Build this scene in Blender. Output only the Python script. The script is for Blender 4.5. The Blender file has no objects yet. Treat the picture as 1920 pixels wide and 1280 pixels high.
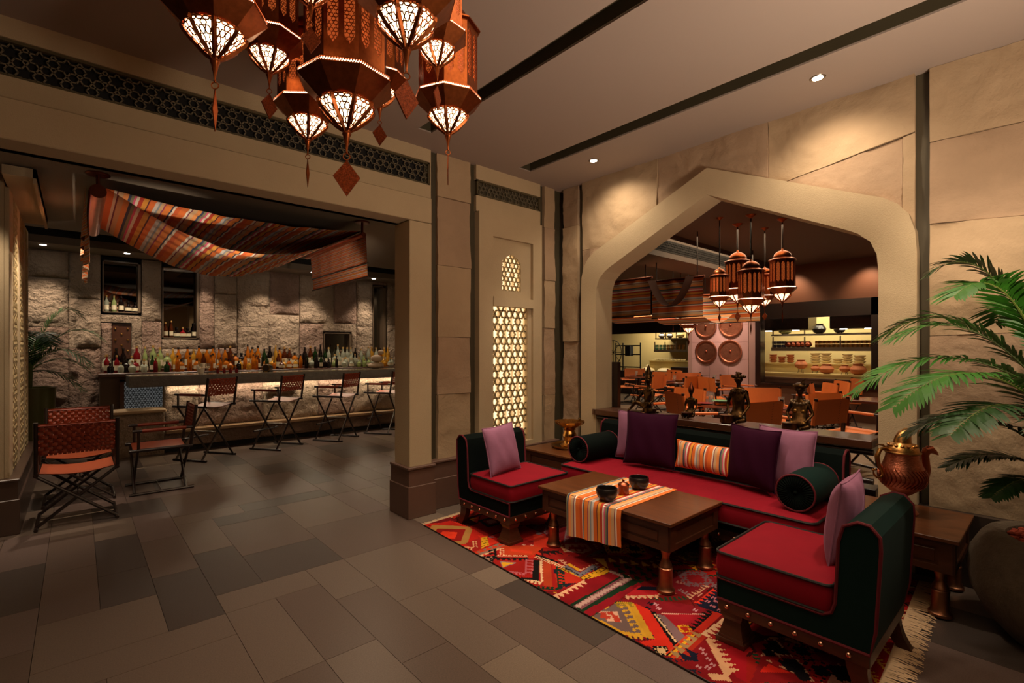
import bpy, bmesh, math, random
from mathutils import Vector, Matrix
random.seed(7)
S = bpy.context.scene
C = bpy.context.scene.collection
PI = math.pi

# ------------------------------------------------------------------ camera
FPX, CX, HY, CH = 918.0, 960.0, 655.0, 1.5
YAW = math.atan((960 - 145) / FPX)
cam = bpy.data.cameras.new('camera')
cam.sensor_width = 36; cam.lens = FPX / 1920 * 36; cam.shift_y = (HY - 640) / 1920
cam.clip_start = 0.05; cam.clip_end = 100
camo = bpy.data.objects.new('camera', cam); C.objects.link(camo)
camo.location = (0, 0, CH); camo.rotation_euler = (PI / 2, 0, -YAW)
S.camera = camo
FW = Vector((math.sin(YAW), math.cos(YAW), 0)); RT = Vector((math.cos(YAW), -math.sin(YAW), 0))
def at(u, v, X=None, Y=None, Z=None, D=None):
    """world point seen at (u, v) lying on the given plane; used to measure the room"""
    d = FW + RT * ((u - CX) / FPX) + Vector((0, 0, (HY - v) / FPX))
    s = X / d.x if X is not None else Y / d.y if Y is not None else (Z - CH) / d.z if Z is not None else D
    return Vector((0, 0, CH)) + d * s

# ------------------------------------------------------------------ world, exposure, large lights
w = bpy.data.worlds.new('world'); S.world = w; w.use_nodes = True
w.node_tree.nodes['Background'].inputs[0].default_value = (1.0, 0.72, 0.5, 1)
w.node_tree.nodes['Background'].inputs[1].default_value = 0.02
S.view_settings.view_transform = 'Standard'; S.view_settings.look = 'None'
S.view_settings.exposure = 0.55; S.view_settings.gamma = 1; S.view_settings.use_curve_mapping = False
def light(kind, loc, energy, col=(1, .72, .45), to=None, size=.1, cone=60, blend=.6, size_y=None):
    l = bpy.data.lights.new(kind.lower() + '_light', kind); l.energy = energy; l.color = col
    if kind == 'SPOT':
        l.spot_size = math.radians(cone); l.spot_blend = blend; l.shadow_soft_size = size
    elif kind == 'AREA':
        l.size = size
        if size_y: l.shape = 'RECTANGLE'; l.size_y = size_y
    else: l.shadow_soft_size = size
    o = bpy.data.objects.new(kind.lower() + '_light', l); C.objects.link(o); o.location = loc
    if to is not None:
        o.rotation_euler = (Vector(to) - Vector(loc)).to_track_quat('-Z', 'Y').to_euler()
    return o
WARM = (1, .70, .42); NEUT = (1, .80, .58)
# added soft fill under the lobby ceiling, out of view and without a fixture
light('AREA', (-1.2, -.2, 3.3), 16, WARM, (-1.2, -.2, 0), 3.2)
# added upward fill out of view, there only to brighten the ceiling
light('AREA', (2.3, -.9, 1.2), 37, (1, .78, .58), (2.7, .5, 3.4), .6).data.spread = math.radians(125)
light('AREA', (1.8, .6, 3.3), 20, WARM, (1.8, .9, 0), 1.6)  # second added ceiling fill, also without a fixture
# downlights washing the arch wall
for y in (3.05, 1.13, -.8):
    light('SPOT', (3.84, y, 3.34), 30, NEUT, (4.22, y, 2.0), .05, 130, 1)
# spots over the seating
light('SPOT', (2.3, 3.1, 3.3), 85, NEUT, (2.75, 3.1, .5), .06, 46, .8)
light('SPOT', (2.9, .2, 3.3), 75, NEUT, (2.8, .9, .5), .06, 50, .8)
light('SPOT', (2.75, 2.0, 3.33), 75, NEUT, (3.0, 2.05, .5), .06, 62, .9)
light('SPOT', (3.3, 1.5, 3.33), 35, NEUT, (3.6, 1.6, .5), .06, 50, .9)
light('SPOT', (1.7, 2.6, 3.33), 95, NEUT, (1.7, 2.7, 0), .08, 85, 1)
light('SPOT', (3.15, .75, 3.33), 70, NEUT, (4.2, .1, 1.2), .06, 62, .9)  # added to brighten the lower right wall; no fixture built
light('SPOT', (3.5, -.9, 3.33), 40, NEUT, (4.2, -.1, 1.3), .05, 70, .9)
light('SPOT', (3.0, 1.7, 3.33), 60, NEUT, (3.78, .62, .75), .04, 30, .9)  # added narrow spot that brightens the copper ewer; no fixture
light('SPOT', (2.9, 2.6, 3.33), 45, NEUT, (3.75, 3.4, .6), .04, 34, .9)
# bar room
light('SPOT', (2.05, 4.17, 1.5), 90, NEUT, (2.42, 6.0, 2.5), .04, 34, .9)  # added floating spot, unseen, to brighten the canopy's right drop
for x in (-1.6, -.35, .55, 1.5, 2.5, 3.25, 4.45, 5.4):
    light('SPOT', (x, 9.16, 2.84), 62, NEUT, (x, 9.50, 0), .04, 86, .9)
light('AREA', (-.9, 6.6, 2.88), 9, WARM, (-.9, 6.6, 0), .9)
light('AREA', (3.7, 6.2, 2.88), 16, WARM, (3.7, 6.2, 0), 1.4)
light('SPOT', (2.12, 4.2, 1.7), 260, NEUT, (.30, 5.8, 2.66), .04, 32, .9)  # added unseen spot behind the jamb, brightens the canopy's left part
light('SPOT', (.5, 4.9, 2.88), 30, NEUT, (.1, 6.0, .6), .06, 60, .8)
light('SPOT', (2.3, 4.9, 2.88), 40, NEUT, (2.25, 4.2, .8), .06, 80, .9)
# restaurant
for x, y in ((6.2, 2.2), (6.4, 3.6), (9.2, 2.6), (9.0, 5.4), (11.0, 7.6), (7.8, 4.4)):
    light('SPOT', (x, y, 3.3), 200, NEUT, (x, y, 0), .08, 95, .9)
light('SPOT', (3.3, 3.35, 3.33), 45, NEUT, (3.8, 3.4, .6), .05, 60, .9)  # added lobby spot that brightens the basin corner; no fixture
light('AREA', (8.6, 4.0, 3.3), 75, WARM, (8.6, 4, 0), 3)
for y in (5.3, 6.05):
    light('SPOT', (11.1, y, 3.25), 170, (1, .74, .6), (12, y, 1.2), .05, 60, .9)
for y in (2.6, 4.0): light('SPOT', (11.6, y, 3.3), 40, (1, .66, .4), (12, y, 2.5), .05, 90, .9)
light('AREA', (12.9, 3.9, 2.9), 110, (1, .86, .6), (12.9, 3.9, 0), 1.4, size_y=2.4)
light('AREA', (14.6, 9.0, 2.7), 60, (1, .86, .6), (14.6, 9, 0), 1.2, size_y=2.4)

# ------------------------------------------------------------------ materials
MATS = {}
def lin(c):
    return tuple((x / 12.92 if x <= .04045 else ((x + .055) / 1.055) ** 2.4) for x in c)
def hx(s): return lin(tuple(int(s[i:i + 2], 16) / 255 for i in (0, 2, 4)))
def mat(name, col, rough=.6, metal=0., var=0., vs=6., bump=0., bs=40., bd=.01, emit=0., trans=0., sheen=0., coat=0., spec=None, var2=None, stretch=None, ecol=None, ior=None, detail=5, terr=0):
    if name in MATS: return MATS[name]
    m = bpy.data.materials.new(name); MATS[name] = m; m.use_nodes = True
    n = m.node_tree.nodes; L = m.node_tree.links; b = n['Principled BSDF']
    c = hx(col) if isinstance(col, str) else col
    b.inputs['Base Color'].default_value = (*c, 1); b.inputs['Roughness'].default_value = rough
    b.inputs['Metallic'].default_value = metal
    if spec is not None: b.inputs['Specular IOR Level'].default_value = spec
    if trans: b.inputs['Transmission Weight'].default_value = trans
    if ior: b.inputs['IOR'].default_value = ior
    if sheen: b.inputs['Sheen Weight'].default_value = sheen; b.inputs['Sheen Roughness'].default_value = .35; b.inputs['Sheen Tint'].default_value = (*[min(1, x * 3 + .1) for x in c], 1)
    if coat: b.inputs['Coat Weight'].default_value = coat; b.inputs['Coat Roughness'].default_value = .15
    if emit:
        b.inputs['Emission Color'].default_value = (*(ecol or c), 1); b.inputs['Emission Strength'].default_value = emit
    if var or bump:
        tc = n.new('ShaderNodeTexCoord'); mp = n.new('ShaderNodeMapping'); L.new(tc.outputs['Object'], mp.inputs[0])
        if stretch: mp.inputs['Scale'].default_value = stretch
    if var:
        nz = n.new('ShaderNodeTexNoise'); nz.inputs['Scale'].default_value = vs; nz.inputs['Detail'].default_value = detail; nz.inputs['Roughness'].default_value = .62
        L.new(mp.outputs[0], nz.inputs['Vector'])
        cr = n.new('ShaderNodeValToRGB'); cr.color_ramp.elements[0].position = .3; cr.color_ramp.elements[1].position = .7
        c2 = hx(var2) if isinstance(var2, str) else (var2 or tuple(x * (1 - var) for x in c))
        cr.color_ramp.elements[0].color = (*c2, 1); cr.color_ramp.elements[1].color = (*c, 1)
        L.new(nz.outputs['Fac'], cr.inputs[0]); L.new(cr.outputs[0], b.inputs['Base Color'])
    if bump:
        n2 = n.new('ShaderNodeTexNoise'); n2.inputs['Scale'].default_value = bs; n2.inputs['Detail'].default_value = 6; n2.inputs['Roughness'].default_value = .6
        L.new(mp.outputs[0], n2.inputs['Vector'])
        bp = n.new('ShaderNodeBump'); bp.inputs['Strength'].default_value = bump; bp.inputs['Distance'].default_value = bd
        if terr:
            # cleft face: a slow noise cut into uneven terraces plus the fine grain
            n3 = n.new('ShaderNodeTexNoise'); n3.inputs['Scale'].default_value = terr; n3.inputs['Detail'].default_value = 7; n3.inputs['Roughness'].default_value = .58; n3.inputs['Distortion'].default_value = .6; L.new(mp.outputs[0], n3.inputs['Vector'])
            sn = n.new('ShaderNodeMath'); sn.operation = 'SNAP'; sn.inputs[1].default_value = .085; L.new(n3.outputs['Fac'], sn.inputs[0])
            a1 = n.new('ShaderNodeMath'); a1.operation = 'MULTIPLY_ADD'; a1.inputs[1].default_value = .12; L.new(n2.outputs['Fac'], a1.inputs[0]); L.new(sn.outputs[0], a1.inputs[2])
            a2 = n.new('ShaderNodeMath'); a2.operation = 'MULTIPLY_ADD'; a2.inputs[1].default_value = .8; L.new(n3.outputs['Fac'], a2.inputs[0]); L.new(a1.outputs[0], a2.inputs[2])
            L.new(a2.outputs[0], bp.inputs['Height'])
        else: L.new(n2.outputs['Fac'], bp.inputs['Height'])
        L.new(bp.outputs[0], b.inputs['Normal'])
    return m

STRIPES = [('E8772E', 3), ('F2E6D2', 1), ('7A2A4A', .6), ('D9B48A', 2), ('F2A05A', 2), ('3A4666', 1), ('8C8A6A', 1.2), ('E85C8A', .8), ('F2E6D2', 1.2), ('C23A22', 1.6), ('E8A23A', 2), ('5A1F30', .5),
           ('E8772E', 2.4), ('D8D2CC', 1.4), ('94A0A8', .8), ('D9B48A', 1.4), ('A03A6A', .6), ('F08A3A', 2.6), ('2E3A56', .7), ('F2E6D2', 1), ('D8602A', 2)]
def stripe_mat(name, rep, cols=STRIPES, rough=.85, mul=1.0, back=None, trans=0):
    m = bpy.data.materials.new(name); m.use_nodes = True; n = m.node_tree.nodes; L = m.node_tree.links; b = n['Principled BSDF']
    b.inputs['Roughness'].default_value = rough
    uv = n.new('ShaderNodeUVMap'); uv.uv_map = 'UVMap'; sx = n.new('ShaderNodeSeparateXYZ'); L.new(uv.outputs[0], sx.inputs[0])
    a = n.new('ShaderNodeMath'); a.operation = 'MULTIPLY'; a.inputs[1].default_value = rep; L.new(sx.outputs[0], a.inputs[0])
    f = n.new('ShaderNodeMath'); f.operation = 'FRACT'; L.new(a.outputs[0], f.inputs[0])
    r = n.new('ShaderNodeValToRGB'); r.color_ramp.interpolation = 'CONSTANT'; L.new(f.outputs[0], r.inputs[0])
    tot = sum(c[1] for c in cols); p = 0; e = r.color_ramp.elements
    for i, (c, wd) in enumerate(cols):
        el = e[i] if i < 2 else e.new(p / tot)
        el.position = p / tot; el.color = (*[x * mul for x in hx(c)], 1); p += wd
    nz = n.new('ShaderNodeTexNoise'); nz.inputs['Scale'].default_value = 300; tcx = n.new('ShaderNodeTexCoord'); L.new(tcx.outputs['Object'], nz.inputs['Vector'])
    bp = n.new('ShaderNodeBump'); bp.inputs['Strength'].default_value = .25; bp.inputs['Distance'].default_value = .002; L.new(nz.outputs['Fac'], bp.inputs['Height']); L.new(bp.outputs[0], b.inputs['Normal'])
    L.new(r.outputs[0], b.inputs['Base Color'])
    return m

M_stucco = mat('stucco', 'BEA988', .9, var=.08, vs=3, bump=.5, bs=150, bd=.006)
M_stone = mat('cleft_sandstone', 'B49A7A', .85, var=.16, vs=2.2, bump=.55, bs=30, bd=.06, detail=8, terr=1.7)
M_stone2 = mat('cleft_sandstone_pink', 'AE9276', .85, var=.18, vs=2.6, bump=.55, bs=34, bd=.06, detail=8, terr=2.0)
M_granite = mat('rough_granite', 'A38E7A', .9, var=.22, vs=4, bump=1, bs=16, bd=.09, detail=9)
M_granite2 = mat('rough_granite_pink', '9C8070', .9, var=.25, vs=4, bump=1, bs=18, bd=.09, detail=9)
M_strip = mat('olive_metal_trim', '4A4230', .5, var=.15, vs=3)
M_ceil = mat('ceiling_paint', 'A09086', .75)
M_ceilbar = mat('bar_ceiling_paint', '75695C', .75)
M_black = mat('black_recess', '0A0807', .8)
M_base = mat('brown_stone_base', '6B5044', .45, var=.15, vs=5, bump=.1, bs=60)
M_grille = mat('grille_metal', '6E6450', .5)
M_recess = mat('olive_recess', '54492F', .7)
M_wood = mat('walnut_wood', '4E2A18', .38, var=.4, vs=5, bump=.12, bs=30, bd=.003, stretch=(3, .6, 6), coat=.25)
M_woodd = mat('dark_wood', '1E0E0A', .35, var=.3, vs=8, stretch=(4, 1, 4), coat=.3)
M_woodtop = mat('table_top_wood', '6A3A1C', .34, var=.45, vs=4, stretch=(6, .5, 6), coat=.3, bump=.05, bs=50, bd=.002)
M_copper = mat('hammered_copper', 'B5654A', .28, 1, var=.3, vs=12, bump=.35, bs=60, bd=.004)
M_copperd = mat('dark_copper', '8A4A34', .34, 1, var=.35, vs=9, bump=.2, bs=80, bd=.002)
M_lant = mat('lantern_copper', '96502A', .36, 1, var=.35, vs=7)
M_brass = mat('aged_brass', 'B58A4C', .3, 1, var=.35, vs=14, bump=.3, bs=90, bd=.003)
M_bronze = mat('dark_bronze', '1C120C', .34, 1, var=.6, vs=22, var2='6A4C2C', bump=.5, bs=60, bd=.004)  # lighter noise patches put highlights into the bronze colour
M_green = mat('green_velvet', '020B09', .9, sheen=.06, spec=.12)
M_green_lit = mat('green_velvet_lit', '06201D', .85, sheen=.12, spec=.15)  # lighter copy of the green velvet, with stronger light put into its colour
M_red = mat('red_velvet', '86051C', .8, sheen=.10, spec=.2, var=.15, vs=5)
M_pipe_r = mat('red_piping', '5E0418', .8)
M_pipe_k = mat('black_piping', '0A0808', .6)
M_pink = mat('pink_velvet', '9A6684', .8, sheen=.2, spec=.2, var=.2, vs=9)
M_plum = mat('plum_velvet', '2E0420', .85, sheen=.15, spec=.12)
M_leather = mat('cognac_leather', 'A8481C', .5, var=.15, vs=8, bump=.15, bs=120, bd=.002)
M_strap = mat('woven_leather', '842E12', .42, var=.2, vs=20)
M_clay = mat('terracotta', 'BC6C3C', .75, var=.2, vs=12, bump=.1, bs=60)
M_pot = mat('grey_stone_pot', '5E5040', .85, var=.35, vs=16, bump=.7, bs=60, bd=.01)
M_pebble = mat('orange_pebble', 'A03A1E', .8, var=.2, vs=30)
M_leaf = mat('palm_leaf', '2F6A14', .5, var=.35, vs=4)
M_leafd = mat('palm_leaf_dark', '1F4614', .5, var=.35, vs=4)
M_stem = mat('palm_stem', '5A6A24', .55, var=.2, vs=10)
M_bowl = mat('dark_ceramic', '1A1413', .3, var=.2, vs=8)
M_emit = mat('frosted_lamp_glass', 'FFD9A8', .5, emit=5.2, ecol=(1, .64, .34))
M_emit2 = mat('far_lamp_glass', 'FFD9A8', .5, emit=5, ecol=(1, .6, .32))
M_led = mat('downlight_lens', 'FFFFFF', .5, emit=25, ecol=(1, .85, .68))
M_steel = mat('steel', '9A948C', .3, 1)
M_white = mat('white_ceramic', 'D8D0C0', .35)
M_mirror = mat('mirror_glass', '857F76', .03, 1)

# ------------------------------------------------------------------ mesh builder
class MB:
    def __init__(s):
        s.bm = bmesh.new(); s.uv = s.bm.loops.layers.uv.new('UVMap'); s.M = Matrix()
    def v(s, p): return s.bm.verts.new(s.M @ Vector(p))
    def f(s, vs):
        try: return s.bm.faces.new(vs)
        except ValueError: return None
    def box(s, a, b, bev=0, seg=1):
        x0, y0, z0 = a; x1, y1, z1 = b
        V = [s.v(p) for p in ((x0, y0, z0), (x1, y0, z0), (x1, y1, z0), (x0, y1, z0), (x0, y0, z1), (x1, y0, z1), (x1, y1, z1), (x0, y1, z1))]
        F = [s.f([V[i] for i in q]) for q in ((3, 2, 1, 0), (4, 5, 6, 7), (0, 1, 5, 4), (1, 2, 6, 5), (2, 3, 7, 6), (3, 0, 4, 7))]
        if bev:
            ed = set(e for f in F for e in f.edges)
            bmesh.ops.bevel(s.bm, geom=list(ed), offset=bev, segments=seg, profile=.5, affect='EDGES')
        return s
    def cbox(s, c, d, bev=0, seg=1):
        return s.box([c[i] - d[i] / 2 for i in range(3)], [c[i] + d[i] / 2 for i in range(3)], bev, seg)
    def tube(s, pts, r, n=8, caps=True, closed=False, uvs=None):
        pts = [Vector(p) for p in pts]; k = len(pts); rr = r if isinstance(r, (list, tuple)) else [r] * k
        rings = []; up = Vector((0, 0, 1)); prev = None
        for i, p in enumerate(pts):
            if closed: t = pts[(i + 1) % k] - pts[i - 1]
            else: t = (pts[min(i + 1, k - 1)] - pts[max(i - 1, 0)])
            t.normalize()
            if prev is None:
                a = t.cross(up)
                if a.length < .05: a = t.cross(Vector((1, 0, 0)))
            else:
                a = prev - t * prev.dot(t)
                if a.length < 1e-4: a = t.cross(up)
            a.normalize(); b = t.cross(a); prev = a
            rings.append([s.v(p + (a * math.cos(2 * PI * j / n) + b * math.sin(2 * PI * j / n)) * rr[i]) for j in range(n)])
        m = k if closed else k - 1
        for i in range(m):
            A = rings[i]; B = rings[(i + 1) % k]
            for j in range(n): s.f([A[j], A[(j + 1) % n], B[(j + 1) % n], B[j]])
        if caps and not closed:
            s.f(rings[0][::-1]); s.f(rings[-1])
        return s
    def lathe(s, prof, n=24, c=(0, 0, 0), phase=0, caps=True):
        rings = []
        for r, z in prof:
            rings.append([s.v((c[0] + r * math.cos(2 * PI * j / n + phase), c[1] + r * math.sin(2 * PI * j / n + phase), c[2] + z)) for j in range(n)])
        for A, B in zip(rings, rings[1:]):
            for j in range(n): s.f([A[j], A[(j + 1) % n], B[(j + 1) % n], B[j]])
        if caps:
            if prof[0][0] > 1e-5: s.f(rings[0][::-1])
            if prof[-1][0] > 1e-5: s.f(rings[-1])
        return s
    def prism(s, poly, axis, a, b):
        """extrude 2D polygon along axis from a to b"""
        def P(p, t):
            return {'x': (t, p[0], p[1]), 'y': (p[0], t, p[1]), 'z': (p[0], p[1], t)}[axis]
        A = [s.v(P(p, a)) for p in poly]; B = [s.v(P(p, b)) for p in poly]; k = len(poly)
        s.f(A[::-1]); s.f(B)
        for i in range(k): s.f([A[i], A[(i + 1) % k], B[(i + 1) % k], B[i]])
        return s
    def grid(s, fn, nu, nv, closeu=False):
        V = [[s.v(fn(i / nu, j / nv)) for j in range(nv + 1)] for i in range(nu if closeu else nu + 1)]
        for i in range(nu):
            A = V[i]; B = V[(i + 1) % len(V)]
            for j in range(nv):
                f = s.f([A[j], B[j], B[j + 1], A[j + 1]])
                if f:
                    for l, (uu, vv) in zip(f.loops, ((i, j), (i + 1, j), (i + 1, j + 1), (i, j + 1))): l[s.uv].uv = (uu / nu, vv / nv)
        return s
    def ribbon(s, p, q, up, w, d):
        """flat bar from p to q lying in the plane with normal up"""
        p, q, up = Vector(p), Vector(q), Vector(up).normalized(); t = (q - p)
        if t.length < 1e-5: return s
        t.normalize(); sd = t.cross(up).normalized() * w / 2; p = p - t * w * .3; q = q + t * w * .3
        A = [s.v(x) for x in (p - sd, p + sd, p + sd + up * d, p - sd + up * d)]; B = [s.v(x) for x in (q - sd, q + sd, q + sd + up * d, q - sd + up * d)]
        for i in range(4): s.f([A[i], A[(i + 1) % 4], B[(i + 1) % 4], B[i]])
        s.f(A[::-1]); s.f(B)
        return s
    def ball(s, c, r, n=10, m=7, sc=(1, 1, 1)):
        k = len(s.bm.verts); rings = []
        top = s.v((c[0], c[1], c[2] + r * sc[2])); bot = s.v((c[0], c[1], c[2] - r * sc[2]))
        for i in range(1, m):
            a = PI * i / m
            rings.append([s.v((c[0] + r * sc[0] * math.sin(a) * math.cos(2 * PI * j / n), c[1] + r * sc[1] * math.sin(a) * math.sin(2 * PI * j / n), c[2] + r * sc[2] * math.cos(a))) for j in range(n)])
        for j in range(n): s.f([top, rings[0][j], rings[0][(j + 1) % n]]); s.f([bot, rings[-1][(j + 1) % n], rings[-1][j]])
        for A, B in zip(rings, rings[1:]):
            for j in range(n): s.f([A[j], B[j], B[(j + 1) % n], A[(j + 1) % n]])
        return s

def obj(name, mb, m, parent=None, smooth=True, label=None, kind=None, loc=None, rot=None):
    bm = mb.bm
    bmesh.ops.recalc_face_normals(bm, faces=bm.faces)
    me = bpy.data.meshes.new(name); bm.to_mesh(me); bm.free()
    if smooth:
        me.polygons.foreach_set('use_smooth', [True] * len(me.polygons)); me.set_sharp_from_angle(angle=.65)
    me.materials.append(m)
    o = bpy.data.objects.new(name, me); C.objects.link(o)
    if parent: o.parent = parent
    if label: o['label'] = label
    if kind: o['kind'] = kind
    if loc: o.location = loc
    if rot: o.rotation_euler = rot
    return o
def inst(src, parent, loc=(0, 0, 0), rot=(0, 0, 0), scale=None, name=None):
    o = bpy.data.objects.new(name or src.name.split('.')[0], src.data); C.objects.link(o); o.parent = parent; o.location = loc; o.rotation_euler = rot
    if scale: o.scale = scale
    return o
def tag(o, label, cat, group=None):
    o['label'] = label; o['category'] = cat
    if group: o['group'] = group
    return o
def thing(name, label, cat, loc=(0, 0, 0), rz=0, group=None):
    o = bpy.data.objects.new(name, None); C.objects.link(o); o.location = loc; o.rotation_euler = (0, 0, rz); o.empty_display_size = .1
    return tag(o, label, cat, group)
def struct(name, mb, m, smooth=False): return obj(name, mb, m, None, smooth, kind='structure')
def _copy(o, par):
    c = o.copy(); C.objects.link(c); c.parent = par
    for ch in KIDS.get(o.name, []): _copy(ch, c)
    return c
KIDS = {}
def snapshot(root):
    """remember the tree below root so that copies are cheap"""
    allo = list(C.objects); KIDS.clear()
    for o in allo:
        if o.parent: KIDS.setdefault(o.parent.name, []).append(o)
def dup(root, loc, rz, label=None, group=None, scale=None):
    r = root.copy(); C.objects.link(r); r.location = loc; r.rotation_euler = (0, 0, rz)
    if scale: r.scale = scale
    if label: r['label'] = label
    if group: r['group'] = group
    for ch in KIDS.get(root.name, []): _copy(ch, r)
    return r
def one(name, mb, m, label, cat, group=None, smooth=True, loc=None, rot=None):
    return tag(obj(name, mb, m, None, smooth, loc=loc, rot=rot), label, cat, group)

# ------------------------------------------------------------------ geometric star lattice
def star_segments(w, h, s, off=(0, 0), q=.25):
    """hexagon rings round six pointed stars, clipped to a w x h rectangle; returns 2D segments"""
    out = []; r = s * q; ry = s * math.sqrt(3) / 2
    for j in range(-2, int(h / ry) + 3):
        for i in range(-2, int(w / s) + 4):
            x = i * s + (j % 2) * s / 2 + off[0]; y = j * ry + off[1]
            for a in (0, PI / 3, 2 * PI / 3):
                cx = x + math.cos(a) * s / 2; cy = y + math.sin(a) * s / 2
                P = [(cx + r * math.cos(a + PI / 3 * k + PI / 6 * 0), cy + r * math.sin(a + PI / 3 * k)) for k in range(6)]
                for k in range(6):
                    sg = clip(P[k], P[(k + 1) % 6], w, h)
                    if sg: out.append(sg)
    return out
def clip(p, q, w, h):
    t0, t1 = 0., 1.; dx, dy = q[0] - p[0], q[1] - p[1]
    for a, b in ((-dx, p[0]), (dx, w - p[0]), (-dy, p[1]), (dy, h - p[1])):
        if abs(a) < 1e-9:
            if b < 0: return None
        else:
            t = b / a
            if a < 0: t0 = max(t0, t)
            else: t1 = min(t1, t)
    if t1 - t0 < 1e-3: return None
    return ((p[0] + dx * t0, p[1] + dy * t0), (p[0] + dx * t1, p[1] + dy * t1))
def lattice(mb, segs, to3, nrm, w, d, inside=None):
    for a, b in segs:
        if inside and not (inside(*a) and inside(*b)): continue
        mb.ribbon(to3(*a), to3(*b), nrm, w, d)
# ================================================================== THE SETTING
XA, YB, ZC = 4.27, 3.96, 3.38
# ---- floor with stone tiles laid in a random ashlar pattern
struct('floor', MB().box((-5, -3.4, -.2), (4.5, 9.7, -.012)), mat('floor_bed', '3A322C', .9))
floor = C.objects['floor']
TM = [mat('basalt_tile_%s' % k, c, .36, var=.38, vs=170, bump=.12, bs=260, bd=.002, spec=.4, detail=3) for k, c in
      (('a', '77675C'), ('b', '6A5950'), ('c', '524843'), ('d', '857466'), ('e', '72605A'))]
g = .265; gx0, gy0 = -1.755, -.285; NX, NY = 23, 33
fixed = {(8, 13): (1, 3, 2), (10, 14): (2, 2, 2)}
used = [[False] * NY for _ in range(NX)]
rnd = random.Random(11)
def lay(i, j, a, b, k):
    for x in range(i, i + a):
        for y in range(j, j + b): used[x][y] = True
    o = obj('tile', MB().box((gx0 + i * g + .0012, gy0 + j * g + .0012, -.012), (gx0 + (i + a) * g - .0012, gy0 + (j + b) * g - .0012, 0)), TM[k], floor, False)
for (i, j), (a, b, k) in fixed.items(): lay(i, j, a, b, k)
for j in range(NY):
    for i in range(NX):
        if used[i][j]: continue
        opts = [(1, 2), (2, 2), (3, 2), (2, 3), (1, 3), (3, 3), (2, 1), (3, 1), (4, 2), (4, 3)]
        rnd.shuffle(opts); done = False
        for a, b in opts + [(1, 1)]:
            if i + a <= NX and j + b <= NY and not any(used[x][y] for x in range(i, i + a) for y in range(j, j + b)):
                lay(i, j, a, b, rnd.choice((0, 0, 1, 1, 2, 3, 4, 4))); break
gxe = gx0 + NX * g
one_b = MB().box((-5, -3.4, -.012), (gx0 - .002, 9.7, 0)).box((gxe + .002, -3.4, -.012), (4.5, 9.7, 0)).box((gx0, -3.4, -.012), (gxe, gy0 - .002, 0)).box((gx0, gy0 + NY * g + .002, -.012), (gxe, 9.7, 0))
obj('floor_margin', one_b, TM[1], floor, False)
struct('floor_restaurant', MB().box((4.5, -3, -.2), (17, 13, 0)), mat('restaurant_floor', '8A7460', .3, var=.2, vs=8))

# ---- ceiling with two recessed slots
cb = MB()
for x0, x1 in ((-5, 2.17), (2.30, 3.42), (3.585, 4.5)): cb.box((x0, -3.4, ZC), (x1, 4.0, ZC + .12))
cb.box((2.17, 3.65, ZC), (2.30, 4.0, ZC + .12)); cb.box((3.42, 3.75, ZC), (3.585, 4.0, ZC + .12))
struct('ceiling', cb, M_ceil)
cb = MB()
for x0, x1, y1 in ((2.17, 2.30, 3.65), (3.42, 3.585, 3.75)):
    cb.box((x0, -3.4, ZC + .10), (x1, y1, ZC + .118)); cb.box((x0, -3.4, ZC + .012), (x0 + .004, y1, ZC + .1)); cb.box((x1 - .004, -3.4, ZC + .012), (x1, y1, ZC + .1)); cb.box((x0, y1 - .004, ZC + .012), (x1, y1, ZC + .1))
struct('trim_1', cb, M_strip)
struct('ceiling_cap', MB().box((-5, -3.4, ZC + .125), (4.5, 4.0, ZC + .3)), M_black)
struct('wall_behind', MB().box((-5, -3.6, 0), (4.5, -3.4, ZC + .1)), M_stucco)
struct('wall_left', MB().box((-5.2, -3.6, 0), (-5, 9.7, ZC + .1)), M_stucco)

# ---- far wall of the lobby: portal to the bar, pilasters, pierced panel
wf = MB()
wf.box((2.44, 4.0, 0), (3.10, 4.135, ZC)); wf.box((3.9, 4.0, 0), (4.45, 4.135, ZC)); wf.box((3.10, 4.0, 2.66), (3.9, 4.135, ZC)); wf.box((3.10, 4.0, 0), (3.9, 4.135, .44))
wf.box((-5, 4.065, 2.66), (2.44, 4.135, ZC))
struct('wall_far', wf, M_strip)
wall_far = C.objects['wall_far']
def part(name, mb, m, par, label=None, smooth=False, kind=None): return obj(name, mb, m, par, smooth, label, kind)
part('portal_jamb', MB().box((2.21, 3.86, .44), (2.44, 4.135, 2.655), .006), M_stucco, wall_far)
part('portal_lintel', MB().box((-2.6, 3.86, 2.66), (2.44, 4.135, 2.89), .006), M_stucco, wall_far)
part('upper_band', MB().box((-2.6, 3.96, 2.893), (2.493, 4.06, 3.045)).box((-2.6, 3.96, 3.262), (2.493, 4.06, ZC)).box((2.484, 3.96, 3.045), (2.493, 4.06, 3.262)), M_stucco, wall_far)
part('upper_band', MB().box((3.03, 3.96, 2.91), (3.947, 4.0, 3.07)).box((3.03, 3.96, 3.235), (3.947, 4.0, ZC)), M_stucco, wall_far)
def grille(x0, x1, z0, z1, yf, s):
    g_ = MB(); t = .016
    g_.box((x0, yf, z0), (x1, yf + .03, z0 + t)); g_.box((x0, yf, z1 - t), (x1, yf + .03, z1)); g_.box((x1 - t, yf, z0), (x1, yf + .03, z1)); g_.box((x0, yf, z0), (x0 + t, yf + .03, z1))
    fr = part('grille_frame', g_, M_recess, wall_far)
    lt = MB(); W, H = x1 - x0 - 2 * t, z1 - z0 - 2 * t
    lattice(lt, star_segments(W, H, s, (0, .03), .24), lambda a, b: (x0 + t + a, yf + .018, z0 + t + b), (0, -1, 0), .0075, .006)
    part('grille', lt, M_grille, wall_far)
    part('grille_backing', MB().box((x0, yf + .04, z0), (x1, yf + .05, z1)), M_black, wall_far)
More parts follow.
